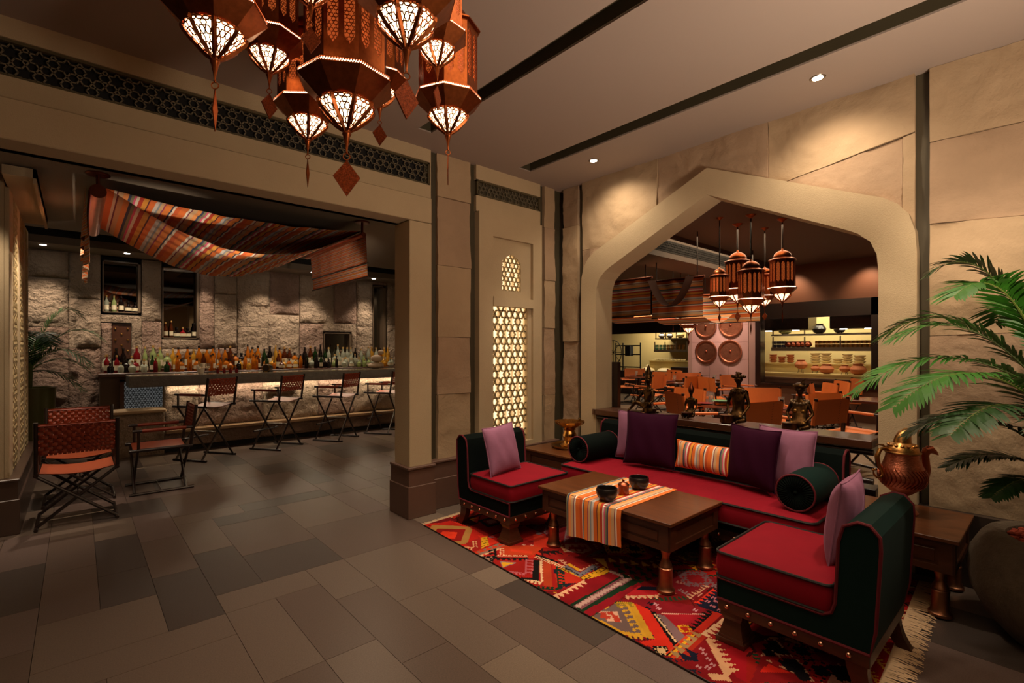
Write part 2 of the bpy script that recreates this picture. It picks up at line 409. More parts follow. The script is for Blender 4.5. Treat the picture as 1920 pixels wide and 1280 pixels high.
grille(-2.6, 2.484, 3.045, 3.262, 3.972, .118)
grille(3.045, 3.945, 3.07, 3.235, 3.967, .10)
def joints(u, vs, **k): return [at(u, v, **k).z for v in vs]
from mathutils import noise
def cleft(q, s=1.0):
    """split-stone relief: uneven terraces with a little grain, in metres"""
    h = noise.noise(q * 1.5) * .7 + noise.noise(q * 3.7) * .34 + noise.noise(q * 8.3) * .16 + noise.noise(q * 19) * .07
    k = h / .22; t_ = math.floor(k); f_ = k - t_; return s * .030 * ((t_ + min(1, max(0, (f_ - .72) / .28))) * .22 + h * .35)
def relief(name, a0, a1, bot, top, to3, m, par, seed=0, step=.022, s=1.0):
    """stone face between a0..a1 and bot(a)..top(a), closed to the wall with sides"""
    mb = MB(); n1 = max(4, int((a1 - a0) / step)); hh = max(top(a0) - bot(a0), top(a1) - bot(a1)); n2 = max(4, int(hh / step)); V = []
    for i in range(n1 + 1):
        a = a0 + (a1 - a0) * i / n1; z0, z1 = bot(a), top(a); row = []
        for j in range(n2 + 1):
            z = z0 + (z1 - z0) * j / n2; row.append(mb.v(to3(a, z, cleft(Vector((a + seed * 3.1, z * 1.25, seed)), s))))
        V.append(row)
    for i in range(n1):
        for j in range(n2): mb.f([V[i][j], V[i + 1][j], V[i + 1][j + 1], V[i][j + 1]])
    ed = [V[i][0] for i in range(n1 + 1)] + [V[n1][j] for j in range(1, n2 + 1)] + [V[i][n2] for i in range(n1 - 1, -1, -1)] + [V[0][j] for j in range(n2 - 1, 0, -1)]
    P0 = to3(0, 0, 0); P1 = to3(0, 0, 1); dv = (Vector(P0) - Vector(P1)) * .045; base_ = [mb.v(v.co + dv) for v in ed]
    for k in range(len(ed)): mb.f([ed[k], ed[(k + 1) % len(ed)], base_[(k + 1) % len(ed)], base_[k]])
    o = obj(name, mb, m, par, True); o.data.set_sharp_from_angle(angle=1.0); return o
def pier(x0, x1, zs, y=YB, m=(M_stone, M_stone2)):
    for k, (a, b) in enumerate(zip(zs, zs[1:])):
        relief('stone_panel', x0, x1, lambda q, a=a: a + .002, lambda q, b=b: b - .002, lambda p, z, h: (p, y - h, z), m[k % 2], wall_far, 5 + k + x0, .03, .8)
pier(2.571, 2.956, [.44] + sorted(joints(850, (374, 500, 632, 738), Y=YB)) + [ZC])
pier(4.016, 4.19, [.44] + sorted(joints(1031, (428, 526, 615, 740), Y=YB)) + [ZC])
# pierced panel
fp = MB(); y0, y1 = 3.925, 4.0
X0, X1 = 3.041, 3.94
fp.box((X0, y0, .44), (3.225, y1, 2.905)); fp.box((3.80, y0, .44), (X1, y1, 2.905)); fp.box((3.225, y0, 2.675), (3.80, y1, 2.905)); fp.box((3.225, y0, .44), (3.80, y1, .50))
fp.box((3.225, y0 - .012, 1.955), (3.80, y1, 2.05)); 
part('pierced_panel_frame', fp, M_stucco, wall_far)
part('inner_frame', MB().box((3.742, 3.955, .5), (3.80, 4.0, 1.955)).box((3.225, 3.955, .5), (3.25, 4.0, 1.955)), M_stucco, wall_far)
# upper field with an ogee opening
def ogee(cx, w, z0, z1, n=6):
    """pointed cusped arch outline, counter clockwise"""
    h = z1 - z0; zs = z0 + h * .72; P = [(cx - w / 2, z0), (cx + w / 2, z0), (cx + w / 2, zs)]
    R = [(w / 2, zs), (w * .47, zs + h * .08), (w * .36, zs + h * .12), (w * .33, zs + h * .17), (w * .2, zs + h * .2), (w * .14, zs + h * .235), (0, z1)]
    P += [(cx + a, b) for a, b in R[1:]] + [(cx - a, b) for a, b in R[-2::-1]]
    return P
def holed(outer, holes, to3, thick):
    """plate with holes: outer and holes are 2D loops; to3 maps (a, b, depth)"""
    bm = bmesh.new(); L = []
    for loop in [outer] + holes:
        V = [bm.verts.new((a, b, 0)) for a, b in loop]
        L += [bm.edges.new((V[i], V[(i + 1) % len(V)])) for i in range(len(V))]
    bmesh.ops.triangle_fill(bm, use_beauty=True, use_dissolve=False, edges=L, normal=(0, 0, 1))
    fs = list(bm.faces)
    ex = bmesh.ops.extrude_face_region(bm, geom=fs)
    for v in ex['geom']:
        if isinstance(v, bmesh.types.BMVert): v.co.z = thick
    for f in fs:
        if f.is_valid: pass
    for v in bm.verts: v.co = Vector(to3(v.co.x, v.co.y, v.co.z))
    mb = MB(); mb.bm.free(); mb.bm = bm; mb.uv = bm.loops.layers.uv.new('UVMap')
    return mb
og = ogee(3.515, .27, 2.13, 2.53)
part('upper_field', holed([(3.225, 2.05), (3.80, 2.05), (3.80, 2.675), (3.225, 2.675)], [og], lambda a, b, c: (a, 3.965 + c, b), .03), M_stucco, wall_far)
def in_poly(P):
    def f(x, y):
        r = False; j = len(P) - 1
        for i in range(len(P)):
            if (P[i][1] > y) != (P[j][1] > y) and x < (P[j][0] - P[i][0]) * (y - P[i][1]) / (P[j][1] - P[i][1]) + P[i][0]: r = not r
            j = i
        return r
    return f
M_jali = mat('cast_lattice', 'B7A176', .8)
lt = MB(); ip = in_poly([(a - 3.36, b - 2.11) for a, b in ogee(3.515, .29, 2.12, 2.545)])
lattice(lt, star_segments(.31, .45, .115), lambda a, b: (3.36 + a, 3.985, 2.11 + b), (0, -1, 0), .011, .014, ip)
part('lattice', lt, M_jali, wall_far)
lt = MB(); lattice(lt, star_segments(.492, 1.455, .165, (.04, .02)), lambda a, b: (3.25 + a, 3.99, .5 + b), (0, -1, 0), .015, .016)
part('lattice', lt, M_jali, wall_far)
bk = bpy.data.materials.new('glowing_cloth'); bk.use_nodes = True; n = bk.node_tree.nodes; L = bk.node_tree.links
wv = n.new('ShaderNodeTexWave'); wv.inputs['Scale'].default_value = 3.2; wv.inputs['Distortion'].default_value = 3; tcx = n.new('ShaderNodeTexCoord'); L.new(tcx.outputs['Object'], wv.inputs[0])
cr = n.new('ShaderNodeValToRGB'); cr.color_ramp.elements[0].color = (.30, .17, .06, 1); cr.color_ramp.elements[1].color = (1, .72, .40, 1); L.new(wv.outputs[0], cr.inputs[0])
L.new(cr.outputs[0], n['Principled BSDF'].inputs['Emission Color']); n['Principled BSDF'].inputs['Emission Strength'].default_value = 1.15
part('glowing_cloth', MB().box((3.12, 4.10, .46), (3.88, 4.12, 2.65)), bk, wall_far)  # cloth emits by itself; light from the room beyond is put into its streaks
# base course
def base(mb, x0, y0, x1, y1):
    mb.box((x0, y0, 0), (x1, y1, .285), .004); mb.box((x0 + .014, y0 + .014, .285), (x1 - .014, y1 - .0, .43)); mb.box((x0 - .0, y0 - .0, .43), (x1 + .0, y1, .455), .006)
b_ = MB(); base(b_, 2.175, 3.82, 2.465, 4.17); struct('baseboard_portal', b_, M_base)
b_ = MB(); base(b_, 2.47, 3.90, 4.21, 4.02); struct('baseboard_far', b_, M_base)

# ---- right wall with the pointed opening
OUT = [(3.583, 0), (3.583, 2.15), (3.574, 2.30), (3.54, 2.42), (3.48, 2.50), (3.40, 2.56), (2.118, 3.125)]
INN = [(3.372, 0), (3.372, 2.06), (3.362, 2.17), (3.325, 2.265), (3.25, 2.335), (3.19, 2.37), (2.118, 2.885)]
def mir(P): return P + [(4.236 - a, b) for a, b in P[-2::-1]]
ring = mir(OUT) + mir(INN)[::-1]
def ringmesh(out, inn, xa, xb):
    m_ = MB(); O = [[m_.v((x, a, b)) for a, b in out] for x in (xa, xb)]; I = [[m_.v((x, a, b)) for a, b in inn] for x in (xa, xb)]
    for k in range(len(out) - 1):
        m_.f([O[0][k], O[0][k + 1], I[0][k + 1], I[0][k]]); m_.f([O[1][k], I[1][k], I[1][k + 1], O[1][k + 1]])
        m_.f([O[0][k], O[1][k], O[1][k + 1], O[0][k + 1]]); m_.f([I[0][k], I[0][k + 1], I[1][k + 1], I[1][k]])
    return m_
core = MB()
for sgn in (0, 1):
    P = [(2.118, ZC), (3.915, ZC), (3.915, 0)] + OUT
    if sgn: P = [(4.236 - a, b) for a, b in P]; P[1] = (-3.4, ZC); P[2] = (-3.4, 0)
    core.prism(P, 'x', 4.31, 4.49)
struct('wall_right', core, M_strip)
wall_right = C.objects['wall_right']
part('arch_frame', ringmesh(mir(OUT), mir(INN), 4.21, 4.495), M_stucco, wall_right)
def slab(y0, y1, bot, top, m, seed):
    relief('stone_slab', y0, y1, bot, top, lambda p, z, h: (XA - h, p, z), m, wall_right, seed, .024 if y0 > -1.4 else .06)
ya = at(1440, 300, X=XA).y; yb_ = at(1232, 330, X=XA).y; zc = at(1610, 300, X=XA).z
midl = [(.5, .44), (.7395, .44), (.74, 2.1), (.776, 2.40), (.876, 2.47), (2.118, 3.03), (3.36, 2.47), (3.46, 2.40), (3.496, 2.1), (3.4965, .44), (4, .44)]
def am(y):
    for (a, b), (c, d) in zip(midl, midl[1:]):
        if a <= y <= c: return b + (d - b) * (y - a) / (c - a)
    return .44
K = lambda z: (lambda y: z)
crack = lambda y: zc - .05 + (ya - y) / (ya - .673) * .15
slab(3.50, 3.617, K(.44), K(1.75), M_stone2, 1); slab(3.50, 3.617, K(1.755), K(2.62), M_stone2, 2)
slab(yb_ + .003, 3.617, lambda y: max(2.625, am(y)), K(ZC), M_stone, 3); slab(3.2, 3.499, am, K(2.62), M_stone2, 4)
slab(ya + .003, yb_, am, K(ZC), M_stone2, 5); slab(.673, ya, lambda y: crack(y) + .004, K(ZC), M_stone, 6)
slab(.741, ya, am, lambda y: crack(y) - .004, M_stone2, 7); slab(.673, .739, K(.44), lambda y: crack(y) - .004, M_stone, 8)
zs = [.455, 1.02, 1.62, 2.28, 2.86, ZC]; tilt = (0, .02, -.03, .06, .03, 0)
for k in range(5):
    for j_, (y_0, y_1) in enumerate(((-1.3, .595), (-3.4, -1.304))):
        f0 = lambda y, k=k, a=y_0, b=y_1: zs[k] + .002 + tilt[k] * (2 * (y - a) / (b - a) - 1); f1 = lambda y, k=k, a=y_0, b=y_1: zs[k + 1] - .002 + tilt[k + 1] * (2 * (y - a) / (b - a) - 1)
        slab(y_0, y_1, f0, f1, (M_stone, M_stone2)[k % 2], 11 + k + 7 * j_)
jz = sorted(joints(1069, (425, 640), X=XA))
for k, (a, b) in enumerate(zip([.44] + jz, jz + [ZC])):
    slab(3.682, 3.908, K(a + .002), K(b - .002), (M_stone2, M_stone)[k % 2], 30 + k)
b_ = MB(); b_.box((4.20, -3.4, 0), (4.31, .66, .285)); b_.box((4.215, -3.4, .285), (4.31, .66, .455)); struct('baseboard_right', b_, mat('dark_base', '3A2E26', .5))
b_ = MB(); b_.box((4.20, 3.57, 0), (4.31, 3.9, .285)); b_.box((4.215, 3.57, .285), (4.31, 3.9, .44)); struct('baseboard_corner', b_, M_base)
# dark pilaster behind the left jamb and the screen under the sill
struct('trim_2', MB().box((4.505, 3.30, .3), (4.56, 3.56, 1.36)), M_woodd)
t = thing('window_sill', 'long dark wooden sill board across the pointed arch carrying four statues', 'sill', (4.35, 2.13, 0))
obj('board', MB().box((-.17, -1.235, .795), (.15, 1.235, .855), .006), M_wood, t, False)
obj('board_nose', MB().box((-.17, 1.235, .795), (-.15, 1.27, .855), .004), M_wood, t, False)
for z in (.765, .56):
    obj('rail', MB().tube([(-.12, -1.235, z), (-.12, 1.23, z)], .022, 12), M_woodd, t)
obj('shelf', MB().box((-.06, -1.235, .40), (.12, 1.235, .49), .004), M_woodd, t, False)
obj('plinth', MB().box((-.10, -1.235, 0), (.12, 1.235, .19), .004), M_base, t, False)

# ---- downlights in the lobby ceiling
for (u, v), lab in (((1113, 301), 'small round downlight in the ceiling close to the far corner'), ((1533, 146), 'round downlight in the ceiling above the right half of the pointed arch')):
    p = at(u, v, Z=ZC); t = thing('downlight', lab, 'ceiling light', (p.x, p.y, ZC))
    obj('ring', MB().lathe([(.034, -.003), (.046, -.005), (.05, 0)], 24, caps=False), M_steel, t)
    obj('lens', MB().lathe([(0, -.001), (.036, -.002)], 24, caps=False), M_led, t)

# ================================================================== BAR ROOM
ZB, YW = 2.92, 9.6
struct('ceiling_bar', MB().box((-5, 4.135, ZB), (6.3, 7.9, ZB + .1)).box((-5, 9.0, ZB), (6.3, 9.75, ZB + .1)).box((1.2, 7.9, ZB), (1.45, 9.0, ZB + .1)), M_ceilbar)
struct('ceiling_bar_recess', MB().box((-5, 7.9, 3.3), (6.3, 9.0, 3.34)).box((-5, 7.88, ZB + .1), (6.3, 7.9, 3.3)).box((-5, 9.0, ZB + .1), (6.3, 9.02, 3.3)), M_black)
struct('wall_bar_right', MB().box((5.16, 4.05, 0), (5.30, 9.75, 3.38)), M_woodd)
struct('wall_bar_near', MB().box((4.45, 4.0, 0), (5.16, 4.135, 3.38)), M_stucco)
core = MB()
def A9(u, v): p = at(u, v, Y=YW); return p.x, p.z
nich = {'n1': (192, 487, 264, 588), 'n2': (304, 500, 373, 635), 'n3': (607, 623, 658, 692), 'n4': (699, 535, 723, 676), 'nd': (210, 605, 246, 672)}
NR = {}
for k, (a, b, c, d) in nich.items():
    x0, z1 = A9(a, b); x1, z0 = A9(c, d); NR[k] = (x0, x1, z0, z1)
struct('wall_bar', MB().box((-5, YW + .16, 0), (6.3, YW + .3, 3.1)), M_black)
wall_bar = C.objects['wall_bar']
def rough(u0, v0, u1, v1, m, amp=.035, seed=0, Y=YW, dp=.16, par=None, at_=None):
    """one rough hewn block: a front grid pushed in and out, with sides"""
    um = max(60, (u0 + u1) / 2); x0, x1 = at(u0 + .5, v0, Y=Y).x, at(u1 - .5, v0, Y=Y).x
    z1 = ZB if v0 <= 480 else at(um, v0, Y=Y).z - .004; z0 = at(um, v1, Y=Y).z + .004
    return roughbox(x0, x1, z0, z1, Y, dp, m, amp, seed, par or wall_bar)
def roughbox(x0, x1, z0, z1, Y, dp, m, amp, seed, par, name='stone_block'):
    from mathutils import noise
    n1 = max(3, int((x1 - x0) / .035)); n2 = max(3, int((z1 - z0) / .035)); n1 = min(n1, 34); n2 = min(n2, 38)
    mb = MB(); V = []
    tx, tz = random.uniform(-.5, .5), random.uniform(-.5, .5)
    for i in range(n1 + 1):
        row = []
        for j in range(n2 + 1):
            x = x0 + (x1 - x0) * i / n1; z = z0 + (z1 - z0) * j / n2
            e = min(1, .25 + 9 * min(i / n1, 1 - i / n1), .25 + 9 * min(j / n2, 1 - j / n2))
            q = Vector((x * 3.1 + seed * 7, z * 3.1, seed))
            h = noise.noise(q) * .6 + noise.noise(q * 2.3) * .45 + noise.noise(q * 5.1) * .35 + noise.noise(q * 10.7) * .22
            h2 = noise.cell(Vector((x * 2.2 + seed, z * 2.6, 3))) * .5
            row.append(mb.v((x, Y - amp * e * (.7 + h + h2) - .004, z)))
        V.append(row)
    for i in range(n1):
        for j in range(n2): mb.f([V[i][j], V[i + 1][j], V[i + 1][j + 1], V[i][j + 1]])
    edge = [V[i][0] for i in range(n1 + 1)] + [V[n1][j] for j in range(1, n2 + 1)] + [V[i][n2] for i in range(n1 - 1, -1, -1)] + [V[0][j] for j in range(n2 - 1, 0, -1)]
    B = [mb.v(Vector((v.co.x, Y + dp, v.co.z))) for v in edge]
    for k in range(len(edge)): mb.f([edge[k], edge[(k + 1) % len(edge)], B[(k + 1) % len(B)], B[k]])
    o = obj(name, mb, m, par, True); o.data.set_sharp_from_angle(angle=1.2); return o
blocks = [(-260, 463, -60, 640), (-260, 640, -60, 800), (-60, 463, 129, 518), (-60, 518, 129, 612), (-60, 612, 129, 790), (129, 463, 189, 560), (129, 560, 189, 652), (129, 652, 189, 800),
          (189, 470, 402, 486.5), (189, 590, 266, 605), (189, 605, 209.5, 700), (246.5, 605, 266, 700), (265.5, 488, 303, 602), (266, 602, 303, 700), (303, 636, 374, 654), (303, 654, 402, 700),
          (374, 502, 402, 654), (402, 500, 444, 552), (402, 552, 444, 652), (402, 652, 444, 700), (444, 480, 506, 613), (444, 613, 502, 700), (506, 480, 561, 590), (502, 590, 561, 700), (561, 480, 626, 606),
          (561, 606, 606, 700), (606, 606, 668, 622), (658.5, 622, 668, 700), (626, 480, 668, 606), (668, 480, 698.5, 612), (668, 612, 698.5, 700), (698.5, 470, 726, 534), (726, 480, 790, 610), (726, 610, 790, 700)]
for k, b in enumerate(blocks):
    rough(*b, (M_granite, M_granite2)[k % 3 == 1], .036 if k not in (8, 9, 14, 26) else .014, k + 1)
for k, (x0, x1, z0, z1) in NR.items():
    if k == 'nd': continue
    t_ = .035 if k != 'n4' else .07
    fr = MB(); yy = YW - .012
    fr.box((x0, yy, z0), (x0 + .018, YW + .14, z1)); fr.box((x1 - t_, yy, z0), (x1, YW + .14, z1)); fr.box((x0, yy, z1 - .02), (x1, YW + .14, z1)); fr.box((x0, yy, z0), (x1, YW + .14, z0 + .015))
    part('niche_frame', fr, mat('niche_trim', '5A4A3A', .45), wall_bar)
    part('niche_mirror', MB().box((x0 + .01, YW + .13, z0), (x1 - .01, YW + .14, z1)), M_mirror, wall_bar)
x0, x1, z0, z1 = NR['nd']
t = thing('studded_door', 'small dark wooden studded door set in the bar wall under the left niche', 'door', ((x0 + x1) / 2, YW, 0))
obj('leaf', MB().box((x0 - (x0 + x1) / 2 + .002, .02, z0), (x1 - (x0 + x1) / 2 - .002, .06, z1 - .003)), M_wood, t, False)
kn = None
for r in range(7):
    for c in range(3):
        if (r + c) % 2 == 0: 
            p = ((c - 1) * .075, .015, z0 + .12 + r * .085)
            if p[2] < z1 - .05:
                if kn is None: kn = obj('stud', MB().ball((0, 0, 0), .015, 8, 5), M_brass, t); kn.location = p
                else: inst(kn, t, p)
# ledge downlights
for k, x in enumerate((-.35, .55, 1.5, 2.5, 3.25, 4.45)):
    tt = thing('downlight', ('leftmost', 'second from left', 'third from left', 'fourth from left', 'fifth from left', 'rightmost')[k] + ' tiny downlight in the ceiling ledge above the rough bar wall', 'ceiling light', (x, 9.2, ZB), group='bar ledge downlights')
    obj('lens', MB().lathe([(0, -.002), (.03, -.003), (.036, 0)], 16, caps=False), M_led, tt)
# carved column at the left edge
struct('wall_pier', MB().box((-1.9, 5.7, .45), (-.445, 7.74, ZB)), M_stucco)
pier_ = C.objects['wall_pier']
ys = [5.70, 6.0, 6.38, 6.66, 7.1, 7.32, 7.6, 7.74]
for a, b in ((0, 1), (2, 3), (4, 5), (6, 7)): part('moulding', MB().box((-.445, ys[a], .45), (-.413, ys[b], ZB - .1), .004), M_stucco, pier_)
for a, b in ((1, 2), (3, 4), (5, 6)):
    l_ = MB(); lattice(l_, star_segments(ys[b] - ys[a], ZB - .6, .17), lambda p, q: (-.432, ys[a] + p, .47 + q), (1, 0, 0), .022, .022); part('carved_lattice', l_, M_jali, pier_)
b_ = MB(); b_.box((-2, 5.63, 0), (-.348, 7.85, .285), .004).box((-2, 5.645, .285), (-.362, 7.83, .43)).box((-2, 5.63, .43), (-.348, 7.85, .452), .005); struct('baseboard_pier', b_, mat('pier_base', '54423A', .3, var=.15, vs=5))
struct('trim_3', MB().box((-.43, 5.35, 2.84), (-.24, 7.3, 2.91)).box((-.26, 5.35, 2.80), (-.24, 7.3, 2.91)), M_stucco)
light('SPOT', (-.02, 6.3, 2.85), 80, NEUT, (-.42, 6.35, .6), .04, 80, .9)
light('SPOT', (-.7, 5.35, 2.85), 40, NEUT, (-.6, 5.72, .6), .04, 80, .9)

# ---- bar counter
t = thing('bar_counter', 'long bar counter with thick grey stone slab, rough stone front and glowing underside', 'bar counter', (.52, 8.3, 0))
M_slab = mat('grey_slab', '6E6C68', .7, var=.3, vs=10, bump=.8, bs=30, bd=.02)
sl = roughbox(.0, 4.6, .985, 1.128, 0, .62, M_slab, .012, 91, t, 'slab')
obj('slab_top', MB().box((0, .01, 1.128), (4.6, .62, 1.138), .003), mat('slab_polish', '8A7C68', .15, coat=.4), t, False)
xs = [.43, .86, 1.75, 2.65, 3.3, 4.6]
for k in range(len(xs) - 1):
    roughbox(xs[k], xs[k + 1] - .004, .34, .975, .42, .2, (M_granite, M_granite2)[k % 2], .05, 40 + k, t, 'front_block')
obj('light_strip', MB().box((.45, .30, .968), (4.6, .33, .976)), mat('led_strip', 'FFE8C8', .5, emit=26, ecol=(1, .8, .55)), t, False)
obj('foot_ledge', MB().box((.43, .22, .29), (4.6, .44, .335), .004), mat('foot_ledge', '9A7A5A', .5, var=.2, vs=9, stretch=(1, 6, 6)), t, False)
roughbox(.43, 4.6, .08, .286, .34, .2, M_granite2, .02, 77, t, 'lower_course')
obj('kick', MB().box((.43, .36, 0), (4.6, .6, .08)), M_black, t, False)
obj('low_block', MB().box((-.28, .30, 0), (.42, .62, .60), .01), M_granite, t, False)
obj('low_block_cap', MB().box((-.32, .25, .60), (.44, .62, .65), .012), M_stone, t, False)
# back bar and cabinet at its left end
t = thing('back_bar', 'wooden back bar shelf along the rough stone wall filled with bottles', 'cabinet', (.22, 9.05, 0))
obj('top', MB().box((0, 0, 1.10), (4.9, .53, 1.155), .004), M_wood, t, False)
obj('step_shelf', MB().box((.35, .38, 1.155), (4.9, .50, 1.20), .003), M_wood, t, False)
obj('body', MB().box((.02, .06, 0), (4.9, .5, 1.10)), mat('cabinet_brown', '4E3A26', .5), t, False)
obj('lattice_door', MB().box((.24, .0, .62), (.29, .06, 1.06)).box((.78, .0, .62), (.82, .06, 1.06)).box((.24, .0, 1.03), (.82, .06, 1.06)), M_wood, t, False)
l_ = MB(); lattice(l_, star_segments(.49, .41, .07), lambda a, b: (.29 + a, .03, .62 + b), (0, -1, 0), .007, .006); obj('lattice', l_, M_black, t)
obj('lit_panel', MB().box((.28, .045, .62), (.8, .055, 1.04)), mat('lit_glass', '8A8C88', .3, emit=.06, ecol=(.7, .75, .75)), t, False)

# ================================================================== RESTAURANT SHELL
M_rest = mat('restaurant_plaster', 'A88068', .8)
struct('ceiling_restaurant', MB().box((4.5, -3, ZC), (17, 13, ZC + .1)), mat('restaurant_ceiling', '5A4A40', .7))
bm_ = MB(); bm_.box((6.6, 4.25, 2.98), (12.0, 4.9, ZC)); struct('ceiling_beam', bm_, mat('beam_paint', '4A3C32', .6))
l_ = MB(); lattice(l_, star_segments(5.0, .17, .09), lambda a, b: (6.8 + a, 4.249, 3.08 + b), (0, -1, 0), .008, .006)
obj('beam_backing', MB().box((6.75, 4.243, 3.07), (11.9, 4.25, 3.26)), M_black, C.objects['ceiling_beam'], False); obj('beam_grille', l_, M_grille, C.objects['ceiling_beam'])
XR = 12.0
yp0, yp1 = at(1418, 640, X=XR).y, at(1290, 640, X=XR).y
if True: pass
struct('wall_plates', MB().box((XR, yp0, 0), (XR + .25, yp1, ZC)), mat('plate_wall', '8E6E62', .75))
wp = C.objects['wall_plates']
for i in range(3):
    for j in range(7):
        a = yp0 + .18 + i * (yp1 - yp0 - .3) / 3; b = a + (yp1 - yp0 - .3) / 3 - .006
        part('stone_panel', MB().box((XR - .02, a, j * .42 + .004), (XR, b, (j + 1) * .42 - .002)), mat('plate_wall_tile', 'A8837A', .6, var=.08, vs=3), wp)
# right part: framed kitchen window
zf0, zf1 = .73, 2.55; yr0 = 1.6
struct('wall_kitchen', MB().box((XR, yr0 - 3, 0), (XR + .2, yp0, zf0)).box((XR, yr0 - 3, zf1), (XR + .2, yp0, ZC)).box((XR, yr0 - 3, zf0), (XR + .2, yr0, zf1)), mat('kitchen_front', '6A4430', .6))
fr = MB()
fr.box((XR - .06, yp0 - .12, zf0), (XR + .2, yp0, zf1)); fr.box((XR - .06, yr0, zf0 - .05), (XR + .2, yp0, zf0)); fr.box((XR - .06, 2.45, zf0), (XR + .2, 2.57, zf1)); fr.box((XR - .06, yr0, zf1 - .35), (XR + .02, yp0, zf1))
struct('window_1', fr, M_woodd)
part('pane', MB().box((XR + .06, yr0, zf0), (XR + .066, yp0 - .12, zf1)), mat('clear_glass', 'FFFFFF', .02, trans=1, ior=1.02), C.objects['window_1'])
struct('wall_kitchen_back', MB().box((14.2, 1.0, 0), (14.4, 7.0, ZC)), mat('kitchen_tile', 'C8B078', .5))
struct('wall_kitchen_left', MB().box((15.6, 6.0, 0), (15.8, 13, ZC)), mat('kitchen_tile', 'C8B078', .5))
struct('wall_hood', MB().box((13.9, 6.8, 2.03), (14.0, 13, ZC)), mat('hood_dark', '1C1512', .3))
struct('wall_counter', MB().box((13.95, yp1, 0), (14.4, 8.2, .95)).box((13.95, 8.2, 0), (14.4, 12.5, .78)), mat('kitchen_counter_front', '3A302A', .4))
struct('wall_restaurant_end', MB().box((4.5, 12.8, 0), (17, 13, ZC)), M_rest)
struct('wall_restaurant_near', MB().box((4.5, -3, 0), (17, -2.8, ZC)), M_rest)
struct('wall_restaurant_back', MB().box((16.8, -3, 0), (17, 13, ZC)), M_rest)
# ================================================================== LOUNGE
def bumpmesh(n=1): pass
def piping(pts, r, m, par, closed=False, name='piping'):
    return obj(name, MB().tube(pts, r, 6, closed=closed), m, par)
def rrect(x0, y0, x1, y1, r, n=4):
    P = []
    for cx, cy, a in ((x1 - r, y1 - r, 0), (x0 + r, y1 - r, PI / 2), (x0 + r, y0 + r, PI), (x1 - r, y0 + r, 3 * PI / 2)):
        for k in range(n + 1): P.append((cx + r * math.cos(a + PI / 2 * k / n), cy + r * math.sin(a + PI / 2 * k / n)))
    return P
def seat_cushion(x0, y0, x1, y1, z0, z1, m, par, pm, pleats=0):
    mb = MB(); R = rrect(x0, y0, x1, y1, .035); k = len(R)
    prof = [(.0, 0, .012), (.0, .0, .3), (.004, 0, .7), (.0, 0, .985)]
    rings = []
    cxm, cym = (x0 + x1) / 2, (y0 + y1) / 2
    for off, _, t in ((-.012, 0, 0), (.002, 0, .04), (.008, 0, .35), (.008, 0, .65), (.002, 0, .96), (-.008, 0, 1)):
        rings.append([mb.v((p[0] + (off if p[0] > cxm else -off), p[1] + (off if p[1] > cym else -off), z0 + (z1 - z0) * t)) for p in R])
    for A, B in zip(rings, rings[1:]):
        for j in range(k): mb.f([A[j], A[(j + 1) % k], B[(j + 1) % k], B[j]])
    mb.f(rings[0][::-1])
    # domed top built from inset rings
    prev = rings[-1]
    for sc, up in ((.9, .010), (.7, .017), (.4, .021)):
        cur = [mb.v((cxm + (p[0] - cxm) * sc, cym + (p[1] - cym) * sc, z1 + up)) for p in R]
        for j in range(k): mb.f([prev[j], prev[(j + 1) % k], cur[(j + 1) % k], cur[j]])
        prev = cur
    mb.f(prev)
    c = obj('seat_cushion', mb, m, par)
    for z in (z0 + .006, z1 - .002):
        e = .005
        piping([(p[0] + (e if p[0] > cxm else -e), p[1] + (e if p[1] > cym else -e), z) for p in R], .007, pm, c, True)
    return c
def side_profile(f, b, zs, top, th):
    """(y, z) outline of seat base and rounded back"""
    P = [(f, .215), (f, zs), (b - th - .05, zs), (b - th - .015, zs + .02), (b - th, zs + .07), (b - th + .012, top - .10), (b - th + .03, top - .03), (b - th / 2 + .02, top), (b + .0, top - .005), (b + .035, top - .045), (b + .038, top - .10), (b + .02, zs), (b, .215)]
    return P
def upholstered(par, W, f, b, zs, top, th, m, pm):
    P = side_profile(f, b, zs, top, th)
    up_ = obj('upholstery', MB().prism(P, 'x', -W / 2, W / 2), m, par)
    Q = P[1:-1] + [P[-1], P[0]]
    for x in (-W / 2, W / 2): piping([(x, a, z) for a, z in Q], .0075, pm, up_, True)
    return up_
def studs(par, pts, nrm, r=.0125):
    src = None
    for p in pts:
        if src is None:
            src = obj('stud', MB().ball((0, 0, 0), r, 10, 6), mat('stud_copper', 'E0A890', .22, 1), par); src.location = p
        else: inst(src, par, p)
def block_leg(mb, x, y, z1, w=.11):
    for zz0, zz1, a, b in ((0, .022, w / 2 + .012, w / 2 + .012), (.022, .035, w / 2 + .004, w / 2 + .002), (.035, z1 * .72, w / 2, w * .33), (z1 * .72, z1 * .86, w * .36, w * .42), (z1 * .86, z1, w * .46, w * .46)):
        V = [mb.v((x + sx * a, y + sy * a, zz0)) for sx, sy in ((-1, -1), (1, -1), (1, 1), (-1, 1))]; U = [mb.v((x + sx * b, y + sy * b, zz1)) for sx, sy in ((-1, -1), (1, -1), (1, 1), (-1, 1))]
        mb.f(V[::-1]); mb.f(U)
        for i in range(4): mb.f([V[i], V[(i + 1) % 4], U[(i + 1) % 4], U[i]])
    return mb
